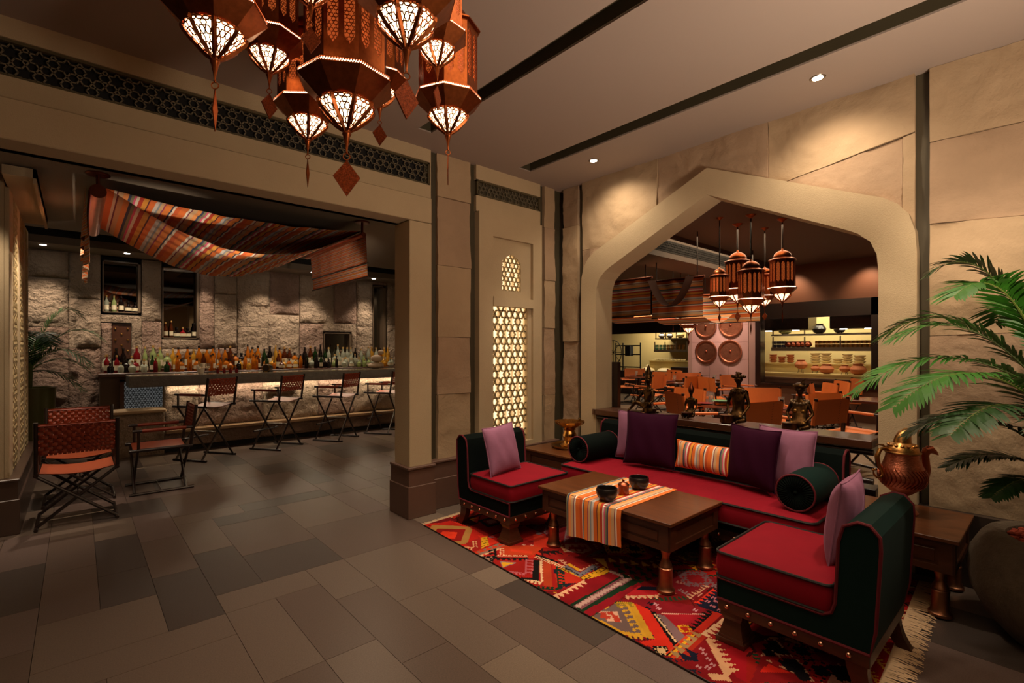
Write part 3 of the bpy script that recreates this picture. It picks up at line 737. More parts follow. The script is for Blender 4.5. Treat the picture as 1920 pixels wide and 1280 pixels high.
def sabre_leg(mb, x, y, z1, out):
    prev = None
    for k in range(7):
        t = k / 6; yy = y + out * (1 - t) ** 2; hw = .028 + .012 * t
        cur = [mb.v((x + sx * .024, yy + sy * hw, z1 * t)) for sx, sy in ((-1, -1), (1, -1), (1, 1), (-1, 1))]
        if prev:
            for i in range(4): mb.f([prev[i], prev[(i + 1) % 4], cur[(i + 1) % 4], cur[i]])
        else: mb.f(cur[::-1])
        prev = cur
    mb.f(prev); return mb
def slipper(name, label, loc, rz, mgreen):
    t = thing(name, label, 'chair', loc, rz)
    W = .66; f, b = -.325, .325
    upholstered(t, W, f, b, .32, .76, .125, mgreen, M_pipe_r)
    seat_cushion(-W / 2 + .005, f - .01, W / 2 - .005, b - .145, .322, .452, M_red, t, M_pipe_k)
    obj('rail', MB().box((-W / 2, f, .155), (W / 2, b, .216), .004), M_wood, t, False)
    studs(t, [(s * (W / 2 + .003), f + .05 + k * .105, .187) for s in (-1, 1) for k in range(6)] + [(-W / 2 + .06 + k * .108, f - .003, .187) for k in range(6)], None)
    for s in (-1, 1):
        obj('leg', block_leg(MB(), s * (W / 2 - .065), f + .065, .156, .12), M_wood, t, False)
        obj('leg', sabre_leg(MB(), s * (W / 2 - .03), b - .05, .156, .06), M_wood, t, False)
    return t
slipper('slipper_chair', 'armless dark green velvet chair with red seat cushion in the corner by the pierced panel', (2.785, 3.12, .008), 0, M_green)
slipper('slipper_chair', 'armless green velvet chair with red seat cushion in the right foreground', (2.80, .86, .008), PI, M_green_lit)
# sofa
t = thing('sofa', 'long dark green velvet sofa with red seat standing under the pointed arch', 'sofa', (3.69, 2.02, .008), -PI / 2)
W = 2.06; f, b = -.36, .30
upholstered(t, W, f + .0, b, .31, .80, .12, M_green, M_pipe_r)
mb = MB(); R = rrect(-W / 2 - .0, f - .03, W / 2 + .0, b - .13, .06, 5)
nP = 150
def top(u, v):
    x = -W / 2 + .01 + (W - .02) * u; y = f - .02 + (b - .13 - f) * v
    e = min(1, min(v, 1 - v) * 8) ** .5 * min(1, min(u, 1 - u) * 25) ** .5
    fold = math.sin(u * 330 + 5 * math.sin(v * 5 + u * 9) + 2 * math.sin(u * 41)) * .0028 * min(1, v * 3 + .15)
    return (x, y, .445 + .02 * e + fold)
mb.grid(top, 260, 10)
sc_ = obj('seat_cushion', mb, M_red, t)
R = rrect(-W / 2, f - .03, W / 2, b - .13, .05, 5); mb = MB(); cxm, cym = 0, (f + b - .16) / 2; rings = []
for off, zz in ((-.012, .305), (.004, .315), (.010, .35), (.010, .41), (.003, .44), (-.012, .447)):
    rings.append([mb.v((p[0] + (off if p[0] > 0 else -off), p[1] + (off if p[1] > cym else -off), zz)) for p in R])
for A, B in zip(rings, rings[1:]):
    for j in range(len(R)): mb.f([A[j], A[(j + 1) % len(R)], B[(j + 1) % len(R)], B[j]])
mb.f(rings[0][::-1]); mb.f(rings[-1])
obj('cushion_side', mb, M_red, sc_)
for z in (.312, .443): piping([(p[0] + (.006 if p[0] > 0 else -.006), p[1] + (.006 if p[1] > cym else -.006), z) for p in R], .008, M_pipe_k, sc_, True)
obj('rail', MB().box((-W / 2, f, .18), (W / 2, b, .256), .004), M_woodd, t, False)
studs(t, [(-W / 2 + .07 + k * .107, f - .003, .215) for k in range(19)], None)
for x in (-W / 2 + .07, 0, W / 2 - .07):
    obj('leg', block_leg(MB(), x, f + .07, .18), M_woodd, t, False); obj('leg', block_leg(MB(), x, b - .07, .18), M_woodd, t, False)
def bolster(label, y, x0, x1, z, r=.112):
    t = thing('bolster', label, 'cushion', ((x0 + x1) / 2, y, z)); h = (x1 - x0) / 2; n = 36
    mb = MB(); rings = []
    for x, rr in ((-h, r), (-h + .01, r + .003), (0, r + .004), (h - .01, r + .003), (h, r)):
        rings.append([mb.v((x, rr * math.cos(2 * PI * j / n), rr * math.sin(2 * PI * j / n))) for j in range(n)])
    for A, B in zip(rings, rings[1:]):
        for j in range(n): mb.f([A[j], A[(j + 1) % n], B[(j + 1) % n], B[j]])
    obj('cover', mb, M_green_lit if y < 2 else M_green, t)
    for s in (-1, 1):
        mb = MB(); n2 = 72; rings = []
        for q in range(6):
            f_ = q / 5; rings.append([mb.v((s * (h + .012 * math.sin(PI * f_) - .012 * (1 - f_) + (.004 if j % 2 else -.004) * (1 - abs(f_ - .5))), r * (.06 + .94 * f_) * math.cos(2 * PI * j / n2), r * (.06 + .94 * f_) * math.sin(2 * PI * j / n2))) for j in range(n2)])
        for A, B in zip(rings, rings[1:]):
            for j in range(n2): mb.f([A[j], A[(j + 1) % n2], B[(j + 1) % n2], B[j]])
        mb.ball((s * (h - .01), 0, 0), .014, 10, 6)
        obj('gathered_end', mb, M_green, t, False)
        piping([(s * h, r * 1.01 * math.cos(2 * PI * j / 32), r * 1.01 * math.sin(2 * PI * j / 32)) for j in range(32)], .006, M_pipe_r, t, True)
    return t
bolster('dark green velvet bolster with red piping at the right end of the sofa', 1.125, 3.39, 3.86, .595)
bolster('dark green velvet bolster with red piping at the left end of the sofa', 2.925, 3.40, 3.86, .595)
M_strc = stripe_mat('striped_textile', 1.6)
M_strr = stripe_mat('striped_runner', 1.35)
def pillow(name, label, c, w_, h_, th, m, yaw, tilt, roll=0, group=None, uvstripe=False):
    mb = MB()
    def sh(s):
        def fn(u, v):
            a, b = u * 2 - 1, v * 2 - 1
            pin = 1 - .07 * (1 - a * a) * abs(b) ** 3; pin2 = 1 - .07 * (1 - b * b) * abs(a) ** 3
            z = th / 2 * max(0, (1 - abs(a) ** 2.6)) ** .55 * max(0, (1 - abs(b) ** 2.6)) ** .55
            z *= 1 + .05 * math.sin(9 * a + 4 * b)
            return (a * w_ / 2 * pin2, s * z, b * h_ / 2 * pin)
        return fn
    mb.grid(sh(1), 22, 22); mb.grid(sh(-1), 22, 22)
    bmesh.ops.remove_doubles(mb.bm, verts=mb.bm.verts, dist=.0004)
    o = obj(name, mb, m, None, True); o.data.set_sharp_from_angle(angle=3)
    E = []
    for k in range(44):
        s, q = divmod(k, 11); q = q / 11 * 2 - 1
        a, b = ((q, -1), (1, q), (-q, 1), (-1, -q))[s]
        E.append((a * w_ / 2 * (1 - .07 * (1 - b * b) * abs(a) ** 3), 0, b * h_ / 2 * (1 - .07 * (1 - a * a) * abs(b) ** 3)))
    obj('seam', MB().tube(E, .004, 5, closed=True), m if not uvstripe else M_strc, o)
    o.location = c; o.rotation_euler = (tilt, roll, yaw)
    return tag(o, label, 'cushion', group)
E2 = -PI / 2
pillow('throw_pillow', 'mauve velvet pillow behind the large plum pillow on the left of the sofa', at(1198, 817, X=3.88), .46, .44, .12, M_pink, E2 + .1, -.14)
pillow('throw_pillow', 'large dark plum velvet pillow at the left end of the sofa', at(1219, 823, X=3.71), .46, .46, .14, M_plum, E2 + .18, -.2)
pillow('lumbar_pillow', 'long multicoloured striped pillow lying in the middle of the sofa', at(1320, 858, X=3.72), .50, .22, .12, M_strc, E2 - .05, -.15, uvstripe=True)
pillow('throw_pillow', 'dark plum velvet pillow right of the striped pillow on the sofa', at(1410, 856, X=3.68), .42, .43, .13, M_plum, E2 - .30, -.16)
pillow('throw_pillow', 'mauve velvet pillow on the right of the sofa beside the right bolster', at(1472, 858, X=3.74), .40, .42, .12, M_pink, E2 - .12, -.14)
pillow('throw_pillow', 'mauve velvet pillow on the armless chair by the pierced panel', at(941, 841, Y=3.12), .37, .40, .12, M_pink, .12, -.22, -.05)
pillow('throw_pillow', 'mauve velvet pillow on the foreground armless chair', (2.86, .725, .665), .40, .42, .13, M_pink, PI + .05, -.13)

# ---- panelled tables with copper legs
LEGP = [(.048, 0), (.055, .004), (.055, .02), (.046, .03), (.044, .045), (.042, .05), (.041, .15), (.043, .155), (.043, .163), (.035, .17), (.040, .176), (.036, .19), (.025, .215), (.022, .235), (.026, .26), (.034, .288), (.036, .30)]
def ctable(name, label, cat, x0, y0, x1, y1, ztop, zb, legs, big=1.0):
    cx, cy = (x0 + x1) / 2, (y0 + y1) / 2; t = thing(name, label, cat, (cx, cy, .008)); a, b = (x1 - x0) / 2, (y1 - y0) / 2
    ztop -= .008; zb -= .008
    obj('top', MB().box((-a, -b, ztop - .022), (a, b, ztop), .003), M_woodtop, t, False)
    body = obj('body', MB().box((-a + .03, -b + .03, zb), (a - .03, b - .03, ztop - .022)), M_wood, t, False)
    # framed panels on the long and short sides
    for s in (-1, 1):
        n = 2 if b > .45 else 1; seg = (2 * b - .06) / n
        for k in range(n):
            q0, q1 = -b + .03 + k * seg, -b + .03 + (k + 1) * seg; x = s * (a - .03)
            fr = MB(); e = sorted((x, x + s * .010))
            for (p0, p1, r0, r1) in ((q0, q0 + .06, zb, ztop - .022), (q1 - .06, q1, zb, ztop - .022), (q0 + .06, q1 - .06, zb, zb + .035), (q0 + .06, q1 - .06, ztop - .06, ztop - .022)): fr.box((e[0], p0, r0), (e[1], p1, r1))
            obj('panel_frame', fr, M_wood, body, False)
            obj('panel', MB().box((min(x, x + s * .005), q0 + .075, zb + .05), (max(x, x + s * .005), q1 - .075, ztop - .075), .003), M_wood, body, False)
        y = s * (b - .03); e = sorted((y, y + s * .010)); fr = MB(); q0, q1 = -a + .03, a - .03
        for (p0, p1, r0, r1) in ((q0, q0 + .06, zb, ztop - .022), (q1 - .06, q1, zb, ztop - .022), (q0 + .06, q1 - .06, zb, zb + .035), (q0 + .06, q1 - .06, ztop - .06, ztop - .022)): fr.box((p0, e[0], r0), (p1, e[1], r1))
        obj('panel_frame', fr, M_wood, body, False)
    k = zb / .30; src = None
    for lx in (-a + legs, a - legs):
        for ly in (-b + legs, b - legs):
            if src is None:
                src = obj('leg', MB().lathe([(r * big, z * k) for r, z in LEGP], 28), mat('copper_leg', 'AC7658', .4, 1, var=.25, vs=14, bump=.1, bs=120, bd=.002), t); src.location = (lx, ly, 0)
            else: inst(src, t, (lx, ly, 0))
    return t
ctable('coffee_table', 'low dark wooden coffee table on copper legs with a striped runner over it', 'table', 2.63, 1.545, 3.30, 2.665, .462, .28, .085)
ctable('side_table', 'dark panelled side table with copper legs carrying the big copper ewer', 'table', 3.54, .37, 4.19, .955, .466, .27, .09)
ctable('side_table', 'dark panelled side table in the corner carrying the brass basin', 'table', 3.52, 3.12, 4.185, 3.79, .466, .27, .09)
# runner
mb = MB()
def run(u, v):
    y = 1.892 + u * .47; L1 = .68; s = v * (L1 + .29 - .05 * (1 - u))
    if s < L1: x = 3.312 - s; z = .4655 + .0015 * math.sin(u * 40)
    else:
        d = s - L1; x = 2.624 - .01 * min(1, d * 20) + .006 * math.sin(u * 19) * d * 4; z = .4655 - d
        y += -.02 * d
    return (x, y, z)
mb.grid(run, 40, 50); one('table_runner', mb, M_strr, 'multicoloured striped cloth runner across the coffee table, hanging down its front', 'runner')
def tcopy(name, label, cat, c, prof, m, n=28):
    o = one(name, MB().lathe(prof, n), m, label, cat); o.location = c; return o
BW = [(.03, 0), (.045, .004), (.066, .03), (.074, .055), (.072, .082), (.067, .09), (.063, .087), (.066, .06), (.055, .03), (.03, .014), (0, .012)]
for (u, v), lab in (((1138, 938), 'round dark ceramic bowl on the runner, nearest to the front'), ((1198, 916), 'round dark ceramic bowl on the runner, nearest to the sofa')):
    p = at(u, v, Z=.467); tcopy('bowl', lab, 'bowl', (p.x, p.y, .4675), [(r * 1.0, z) for r, z in BW], M_bowl)
p = at(1169, 926, Z=.467)
t = thing('copper_jar', 'small engraved copper jar with a spoon between the two dark bowls', 'jar', (p.x, p.y, .4675))
obj('jar_body', MB().lathe([(.035, 0), (.038, .004), (.038, .06), (.041, .068), (.038, .072), (.034, .06), (0, .058)], 24), M_copperd, t)
obj('spoon', MB().tube([(0, .01, .055), (.005, .012, .085), (.012, .014, .10)], [.002, .002, .006], 6), M_brass, t)
obj('lid', MB().lathe([(.036, .0), (.03, .010), (.012, .018), (.006, .022), (.009, .03), (0, .034)], 20), M_copper, t).location = (0, 0, .07)

# ---- brass basin on its tray
p = at(1068, 838, Z=.466)
t = thing('tray', 'round shiny brass tray under the basin on the corner side table', 'tray', (p.x, p.y, .466))
obj('dish', MB().lathe([(.10, .012), (.18, .014), (.195, .03), (.20, .032), (.196, .024), (.18, .004), (.09, .0), (.09, .004), (0, .010)], 40), M_brass, t)
for k in range(3): obj('foot', MB().ball((.14 * math.cos(k * 2.1 + 3.6), .14 * math.sin(k * 2.1 + 3.6), .004), .010, 8, 5), M_copper, t)
t = thing('basin', 'shiny brass pedestal basin with fluted flared rim standing on the tray', 'basin', (p.x, p.y, .479)); t.scale = (1.12, 1.12, 1.1)
mb = MB(); n = 48; prof = [(.085, 0), (.088, .012), (.06, .03), (.052, .05), (.062, .085), (.066, .11), (.055, .135), (.048, .15), (.06, .162), (.05, .17), (.085, .19), (.125, .215), (.138, .235), (.142, .24), (.13, .232), (.09, .21), (.03, .195), (0, .193)]
rings = []
for r, z in prof:
    fl = .05 if z > .185 else .02
    rings.append([mb.v((r * (1 + fl * math.cos(12 * 2 * PI * j / n)) * math.cos(2 * PI * j / n), r * (1 + fl * math.cos(12 * 2 * PI * j / n)) * math.sin(2 * PI * j / n), z)) for j in range(n)])
for A, B in zip(rings, rings[1:]):
    for j in range(n): mb.f([A[j], A[(j + 1) % n], B[(j + 1) % n], B[j]])
mb.f(rings[0][::-1]); obj('bowl', mb, mat('bright_brass', 'D09A54', .2, 1, bump=.3, bs=80, bd=.004), t)
for a in (0, PI): obj('handle', MB().tube([(math.cos(a) * (.13 + dx), math.sin(a) * (.13 + dx), z) for dx, z in ((0, .235), (.015, .25), (.03, .245), (.02, .23))], .006, 7), M_brass, t)
obj('cup', MB().lathe([(.02, 0), (.022, .004), (.03, .04), (.033, .06), (.03, .06), (.02, .01), (0, .008)], 20, (.13, -.05, 0)), M_copper, t)

# ---- big copper ewer
p = at(1692, 960, Z=.466)
t = thing('ewer', 'large engraved copper ewer with hooked lid and curved spout on the right side table', 'ewer', (p.x, p.y, .466), -YAW); t.scale = (1.02, 1.02, 1.08)
prof = [(.078, 0), (.08, .006), (.07, .02), (.045, .045), (.028, .075), (.03, .085), (.026, .10), (.05, .115), (.095, .15), (.118, .185), (.124, .215), (.118, .245), (.10, .285), (.088, .32), (.084, .345), (.092, .352), (.094, .358), (.09, .362)]
body = obj('vessel', MB().lathe(prof, 48), mat('engraved_copper', 'CC7C60', .3, 1, var=.3, vs=30, bump=.6, bs=70, bd=.005, stretch=(1, 1, 2)), t)
mb = MB()
for k in range(34):
    a = 2 * PI * k / 34; pts = []
    for q in range(9):
        f_ = q / 8; z = .16 + .105 * f_; r = [(.103), (.113), (.120), (.1235), (.1245), (.124), (.121), (.116), (.109)][q] + .001
        aa = a + .45 * math.sin(f_ * PI * 1.1) * .55 + f_ * .1; pts.append((r * math.cos(aa), r * math.sin(aa), z))
    mb.tube(pts, .0028, 5)
obj('engraved_ribs', mb, M_copper, body)
obj('collar', MB().tube([(.091 * math.cos(2 * PI * j / 32), .091 * math.sin(2 * PI * j / 32), .357) for j in range(32)], .0055, 6, closed=True).tube([(.034 * math.cos(2 * PI * j / 20), .034 * math.sin(2 * PI * j / 20), .085) for j in range(20)], .006, 6, closed=True), M_brass, body)
M_eb = mat('ewer_brass', 'D09A5A', .28, 1, var=.3, vs=20, bump=.3, bs=90, bd=.003)
lid = obj('lid', MB().lathe([(.088, .362), (.082, .38), (.066, .398), (.05, .408), (.046, .412)], 32), M_eb, t)
mb = MB(); mb.tube([(0, 0, .405), (.004, 0, .43), (.014, 0, .455), (.034, 0, .474), (.06, 0, .482), (.085, 0, .483), (.105, 0, .478)], [.048, .044, .037, .026, .014, .006, .003], 18); mb.ball((.112, 0, .477), .006, 8, 5).ball((.125, 0, .474), .004, 8, 5)
obj('hooked_finial', mb, M_eb, lid)
mb = MB()
for k in range(14): mb.ball((.07 * math.cos(k * 2 * PI / 14), .07 * math.sin(k * 2 * PI / 14), .396), .011, 7, 5, (1, 1, .7))
obj('lobes', mb, M_eb, lid)
mb = MB(); mb.tube([(.108, 0, .20), (.135, 0, .215), (.148, 0, .25), (.145, 0, .30), (.14, 0, .335), (.150, 0, .362), (.18, 0, .368), (.205, 0, .352), (.225, 0, .335)], [.03, .028, .024, .021, .021, .024, .022, .013, .002], 14)
mb.ball((.155, 0, .384), .008, 8, 5).ball((.17, 0, .386), .006, 8, 5)
obj('spout', mb, M_copper, t)
mb = MB(); mb.tube([(-.075, 0, .362), (-.11, 0, .378), (-.14, 0, .37), (-.158, 0, .33), (-.152, 0, .285), (-.128, 0, .245), (-.118, 0, .215)], [.009, .011, .012, .014, .014, .011, .009], 10)
mb.tube([(-.118, 0, .225), (-.135, 0, .205), (-.16, 0, .205), (-.178, 0, .225), (-.183, 0, .245)], [.008, .007, .006, .006, .003], 8)
mb.tube([(-.09, 0, .37), (-.12, 0, .395), (-.16, 0, .40)], [.008, .006, .003], 8).ball((-.183, 0, .25), .008, 8, 5).ball((-.17, 0, .252), .006, 8, 5)
obj('handle', mb, M_eb, t)

# ---- stone planter and palm
PC = (3.70, -.04)
t = thing('planter', 'large round grey stone planter at the right edge holding a palm', 'planter', (PC[0], PC[1], 0))
obj('stone_bowl', MB().lathe([(.20, 0), (.24, .02), (.33, .12), (.385, .24), (.40, .34), (.385, .43), (.345, .51), (.32, .54), (.30, .548), (.245, .54), (.235, .52), (.235, .46), (0, .46)], 56), M_pot, t)
obj('grow_pot', MB().lathe([(.09, .46), (.10, .535), (.094, .54), (.085, .50), (0, .49)], 30), M_black, t)
mb = MB()
for k in range(330):
    a = random.random() * 2 * PI; r = .105 + .125 * random.random() ** .8
    mb.ball((r * math.cos(a), r * math.sin(a), .515 + random.random() * .018), .013 + .005 * random.random(), 6, 4, (1, 1, .75))
obj('pebbles', mb, M_pebble, t, kind='stuff')
def frond(par, base, az, length, rise, droop, m, nl=26, ll=.26, stem=.0, lift=.6, name='frond', wk=1.):
    """arching rachis with paired leaflets; returns nothing"""
    d = Vector((math.cos(az), math.sin(az), 0)); base = Vector(base); pts = []
    N = 14
    for k in range(N + 1):
        s = k / N; pts.append(base + d * (length * (s * .25 + .75 * s * s ** .25) * .92) + Vector((0, 0, rise * math.sin(min(1, s * 1.0) * PI * .62) - droop * s ** 3)))
    rc = obj(name, MB().tube(pts, [.008 * (1 - .85 * k / N) for k in range(N + 1)], 5), M_stem, par)
    mb = MB(); side = Vector((-d.y, d.x, 0))
    nl = int(nl * 1.35)
    for k in range(nl):
        s = stem + (1 - stem) * (k + .5) / nl; q = s * N; i = min(N - 1, int(q)); P = pts[i].lerp(pts[i + 1], q - i); T = (pts[i + 1] - pts[i]).normalized()
        L_ = ll * (math.sin(PI * min(1, (s - stem) / (1 - stem) * .8 + .16)) ** .6) * random.uniform(.85, 1.1); up = side.cross(T)
        for sg in (-1, 1):
            dr = (side * sg * .75 + T * .62 + up * (-.15 + .1 * random.uniform(-1, 1))).normalized(); wv = T.cross(dr).cross(dr).normalized()
            w_ = (.017 + .005 * random.random()) * wk; prev = None
            for j, (f_, ww) in enumerate(((0, .3), (.25, 1), (.6, .9), (.85, .5), (1, .05))):
                c = P + dr * L_ * f_ + Vector((0, 0, -1)) * L_ * .26 * f_ * f_; a = c - wv * w_ * ww * .5; b = c + wv * w_ * ww * .5; mid_ = c + T.cross(dr) * .0025
                cur = [mb.v(a), mb.v(b)]
                if prev: mb.f([prev[0], prev[1], cur[1], cur[0]])
                prev = cur
    obj('leaflets', mb, m, rc, False)
t = thing('palm', 'tall green palm with arching feathery fronds growing from the stone planter', 'plant', (PC[0], PC[1], .5))
obj('stems', MB().tube([(0, 0, -.01), (.01, .01, .3), (-.03, .05, .62)], [.02, .014, .01], 7).tube([(.03, -.02, -.01), (.0, .02, .3), (.02, .06, .7)], [.018, .012, .008], 7).tube([(-.03, 0, -.01), (-.05, .03, .25), (-.10, .08, .5)], [.016, .012, .008], 7), M_stem, t)
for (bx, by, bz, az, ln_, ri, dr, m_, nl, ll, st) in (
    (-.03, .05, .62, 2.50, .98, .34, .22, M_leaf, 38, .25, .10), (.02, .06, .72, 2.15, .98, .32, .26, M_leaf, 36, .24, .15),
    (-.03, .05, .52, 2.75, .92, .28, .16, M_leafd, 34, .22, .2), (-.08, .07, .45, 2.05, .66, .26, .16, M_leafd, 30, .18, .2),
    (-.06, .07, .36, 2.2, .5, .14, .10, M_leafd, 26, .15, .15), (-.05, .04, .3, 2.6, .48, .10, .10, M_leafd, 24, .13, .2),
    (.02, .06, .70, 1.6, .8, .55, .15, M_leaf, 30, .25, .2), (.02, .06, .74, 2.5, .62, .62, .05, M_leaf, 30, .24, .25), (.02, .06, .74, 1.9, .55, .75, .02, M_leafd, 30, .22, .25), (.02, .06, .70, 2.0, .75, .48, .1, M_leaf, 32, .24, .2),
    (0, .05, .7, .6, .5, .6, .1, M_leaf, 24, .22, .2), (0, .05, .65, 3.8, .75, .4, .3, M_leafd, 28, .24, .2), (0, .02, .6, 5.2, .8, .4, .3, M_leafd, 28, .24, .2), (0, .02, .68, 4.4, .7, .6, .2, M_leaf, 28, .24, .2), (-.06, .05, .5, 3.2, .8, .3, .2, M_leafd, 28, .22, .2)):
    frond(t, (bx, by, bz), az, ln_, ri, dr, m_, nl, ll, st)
# ================================================================== PATCHWORK RUG
import numpy as np
RO = np.array((2.209, 3.618)); E1 = np.array((-.032, -.9995)); E2v = np.array((.9985, .052)); RL, RW, CS = 3.10, 1.97, .0082
nA, nB = int(RL / CS), int(RW / CS)
inv = np.linalg.inv(np.array([E1, E2v]).T)
def rug(u, v):
    p = at(u, v, Z=.006); return inv @ (np.array((p.x, p.y)) - RO)
ca = (np.arange(nA) + .5) * CS; cbb = (np.arange(nB) + .5) * CS
GA, GB = np.meshgrid(ca, cbb, indexing='ij'); IMG = np.zeros((nA, nB, 3))
def colr(s): return np.array(hx(s))
def fillm(mask, c): IMG[mask] = colr(c)
def inp(P):
    r = np.zeros(GA.shape, bool); j = len(P) - 1
    for i in range(len(P)):
        xi, yi = P[i]; xj, yj = P[j]
        if yi != yj: r ^= ((yi > GB) != (yj > GB)) & (GA < (xj - xi) * (GB - yi) / (yj - yi) + xi)
        j = i
    return r
CR = {1: (6., 780, 940), 2: (4.5725, 1000, 1000), 3: (4.364, 1320, 1060)}
def T(c, pts): s, x, y = CR[c]; return [rug(x + a / s, y + b / s) for a, b in pts]
def P_(c, pts, colour): fillm(inp(T(c, pts)), colour)
def saw(c, p, q, n, h, colour, side=1):
    a, b = T(c, [p, q]); d = (b - a); nrm = np.array((-d[1], d[0])); nrm = nrm / np.linalg.norm(nrm) * h * side
    for k in range(n): fillm(inp([a + d * k / n, a + d * (k + 1) / n, a + d * (k + .5) / n + nrm]), colour)
def band(c, p, q, w_, colour, off=0):
    a, b = T(c, [p, q]); d = (b - a); nrm = np.array((-d[1], d[0])); nrm = nrm / np.linalg.norm(nrm)
    fillm(inp([a + nrm * (off - w_ / 2), b + nrm * (off - w_ / 2), b + nrm * (off + w_ / 2), a + nrm * (off + w_ / 2)]), colour)
def comb(c, p, q, n, L_, w_, colour, side=1, back=True, hook=True):
    a, b = T(c, [p, q]); d = b - a; ln = np.linalg.norm(d); t = d / ln; nrm = np.array((-t[1], t[0])) * side
    if back: fillm(inp([a - nrm * w_ / 2, b - nrm * w_ / 2, b + nrm * w_ / 2, a + nrm * w_ / 2]), colour)
    for k in range(n):
        o = a + d * (k + .3) / n; fillm(inp([o, o + t * w_, o + t * w_ + nrm * L_, o + nrm * L_]), colour)
        if hook: fillm(inp([o + nrm * L_, o + nrm * (L_ - w_), o + nrm * (L_ - w_) + t * ln / n * .62, o + nrm * L_ + t * ln / n * .62]), colour)
def ticks(c, pts, colour, s=.016):
    for p in T(c, pts):
        for k in (-1, 1): fillm((abs(GA - p[0] - k * s * .6) < s * .3) & (abs(GB - p[1]) < s), colour)
        fillm((abs(GA - p[0]) < s * .7) & (abs(GB - p[1]) < s * .3), colour)
def stepd(c, p, r, col1, col2=None):
    o = T(c, [p])[0]; st = r / 6
    m_ = (np.floor(abs(GA - o[0]) / st) + np.floor(abs(GB - o[1]) / st)) < 6; fillm(m_, col1)
    if col2: fillm((np.floor(abs(GA - o[0]) / st) + np.floor(abs(GB - o[1]) / st)) < 3, col2); fillm(m_ & ((np.floor(abs(GA - o[0]) / st) + np.floor(abs(GB - o[1]) / st)) == 4) & ((np.floor(GA / st) % 2) == 0), col2)
IMG[:] = colr('7E120F')
rr = np.random.RandomState(5); pal = ['8E1612', '6E0F10', 'A81C14', '7A1014', '5C0C10', '981A1A', 'B42A18', '3A1414', '701218']
# woven fragments below everything: slanted pieces with bands of motifs
cen = rr.rand(60, 2) * (RL, RW); dist = np.stack([(abs(GA - x) * 1.0 + abs(GB - y) * 1.0) + .15 * ((GA - x) + (GB - y)) * (i % 2 * 2 - 1) for i, (x, y) in enumerate(cen)]); idx = dist.argmin(0); dm = np.sort(dist, 0)
for i in range(60):
    m_ = idx == i; fillm(m_, pal[i % len(pal)]); x, y = cen[i]; A = (GA - x) * .8 + (GB - y) * .6 * (i % 2 * 2 - 1); Bq = -(GA - x) * .6 * (i % 2 * 2 - 1) + (GB - y) * .8
    k = i % 5; cc = ['C8A070', '14100F', 'C89028', '1E3A26', '7A6268', 'C82A18', '1A1C2E'][i % 7]; c2 = ['14100F', 'C8A070', '8E1612', 'D0A884', 'C82A18', '14100F', 'B0808A'][i % 7]
    if k == 0: fillm(m_ & (abs(np.mod(A, .12) - .06) < .02) & (np.mod(Bq, .03) < .018), cc); fillm(m_ & (abs(np.mod(A, .24) - .12) < .006), c2)
    elif k == 1: fillm(m_ & (np.mod(A, .2) / .1 < np.mod(Bq, .05) / .05 * .5 + .25), cc)
    elif k == 2: q = np.floor(abs(A) / .016) + np.floor(abs(Bq) / .016); fillm(m_ & (q < 8), cc); fillm(m_ & (q < 5), pal[(i + 3) % 9]); fillm(m_ & (q < 3), c2)
    elif k == 3: fillm(m_ & (np.mod(A, .09) < .012) | (m_ & (np.mod(A, .09) < .035) & (np.mod(Bq, .026) < .009)), cc)
    else: fillm(m_ & (np.mod(A, .05) < .02) & (np.mod(Bq + np.floor(A / .05) * .03, .06) < .014), cc)
fillm((dm[1] - dm[0]) < .012, '3A0A0A')
# left corner
P_(1, [(60, 300), (380, 215), (620, 290), (770, 380), (640, 580), (560, 560)], 'B82218')
P_(1, [(380, 215), (480, 240), (620, 300), (540, 290)], 'D2301C')
P_(1, [(135, 335), (185, 262), (600, 283), (632, 318), (575, 470), (400, 490), (350, 455)], 'A87A40')
P_(1, [(205, 365), (240, 306), (560, 312), (505, 445), (430, 445)], '8A1814'); P_(1, [(235, 388), (305, 335), (465, 345), (435, 415), (300, 418)], 'D8381E')
P_(1, [(690, 375), (800, 385), (930, 460), (810, 500)], 'D2301C'); P_(1, [(560, 470), (720, 400), (740, 530), (610, 575)], '9A201A')
comb(1, (495, 505), (650, 515), 4, .05, .011, 'D8A878', -1); comb(1, (640, 440), (650, 515), 3, .03, .010, 'D8A878', 1)
P_(1, [(733, 405), (800, 390), (822, 490), (735, 527)], 'D09A1E')
for k in range(4): band(1, (738, 420 + k * 28), (812, 405 + k * 26), .006, '3A2A10')
P_(1, [(610, 590), (930, 465), (1010, 490), (690, 625)], '8A6A5C'); saw(1, (640, 600), (1000, 485), 5, .05, 'C83A1C'); saw(1, (690, 615), (1010, 500), 5, .045, 'D8B088', -1)
P_(1, [(700, 650), (860, 560), (1010, 520), (1260, 640), (1340, 640), (1530, 700), (1610, 1000), (1400, 1010)], '9A1A16')
P_(1, [(930, 520), (1230, 420), (1450, 500), (1320, 605), (945, 605)], 'B83A1A'); P_(1, [(1020, 498), (1230, 418), (1450, 492)], '8E1414'); P_(1, [(1060, 530), (1320, 560), (1300, 590), (1070, 560)], 'CC3A1E'); ticks(1, [(1215, 488), (1300, 492)], 'D8A090', .012)
comb(1, (885, 530), (900, 635), 3, .05, .02, '120C0C', -1); comb(1, (890, 635), (1260, 640), 6, .035, .02, '120C0C', -1); comb(1, (945, 520), (950, 600), 4, .03, .008, 'DAB890', 1); comb(1, (900, 612), (1260, 622), 6, .02, .007, 'DAB890', 1)
stepd(1, (780, 660), .085, '120C0C', '9A7A6A')
P_(1, [(945, 672), (1130, 688), (975, 752)], '8A7478'); P_(1, [(958, 680), (1100, 692), (980, 742)], 'D8A020')
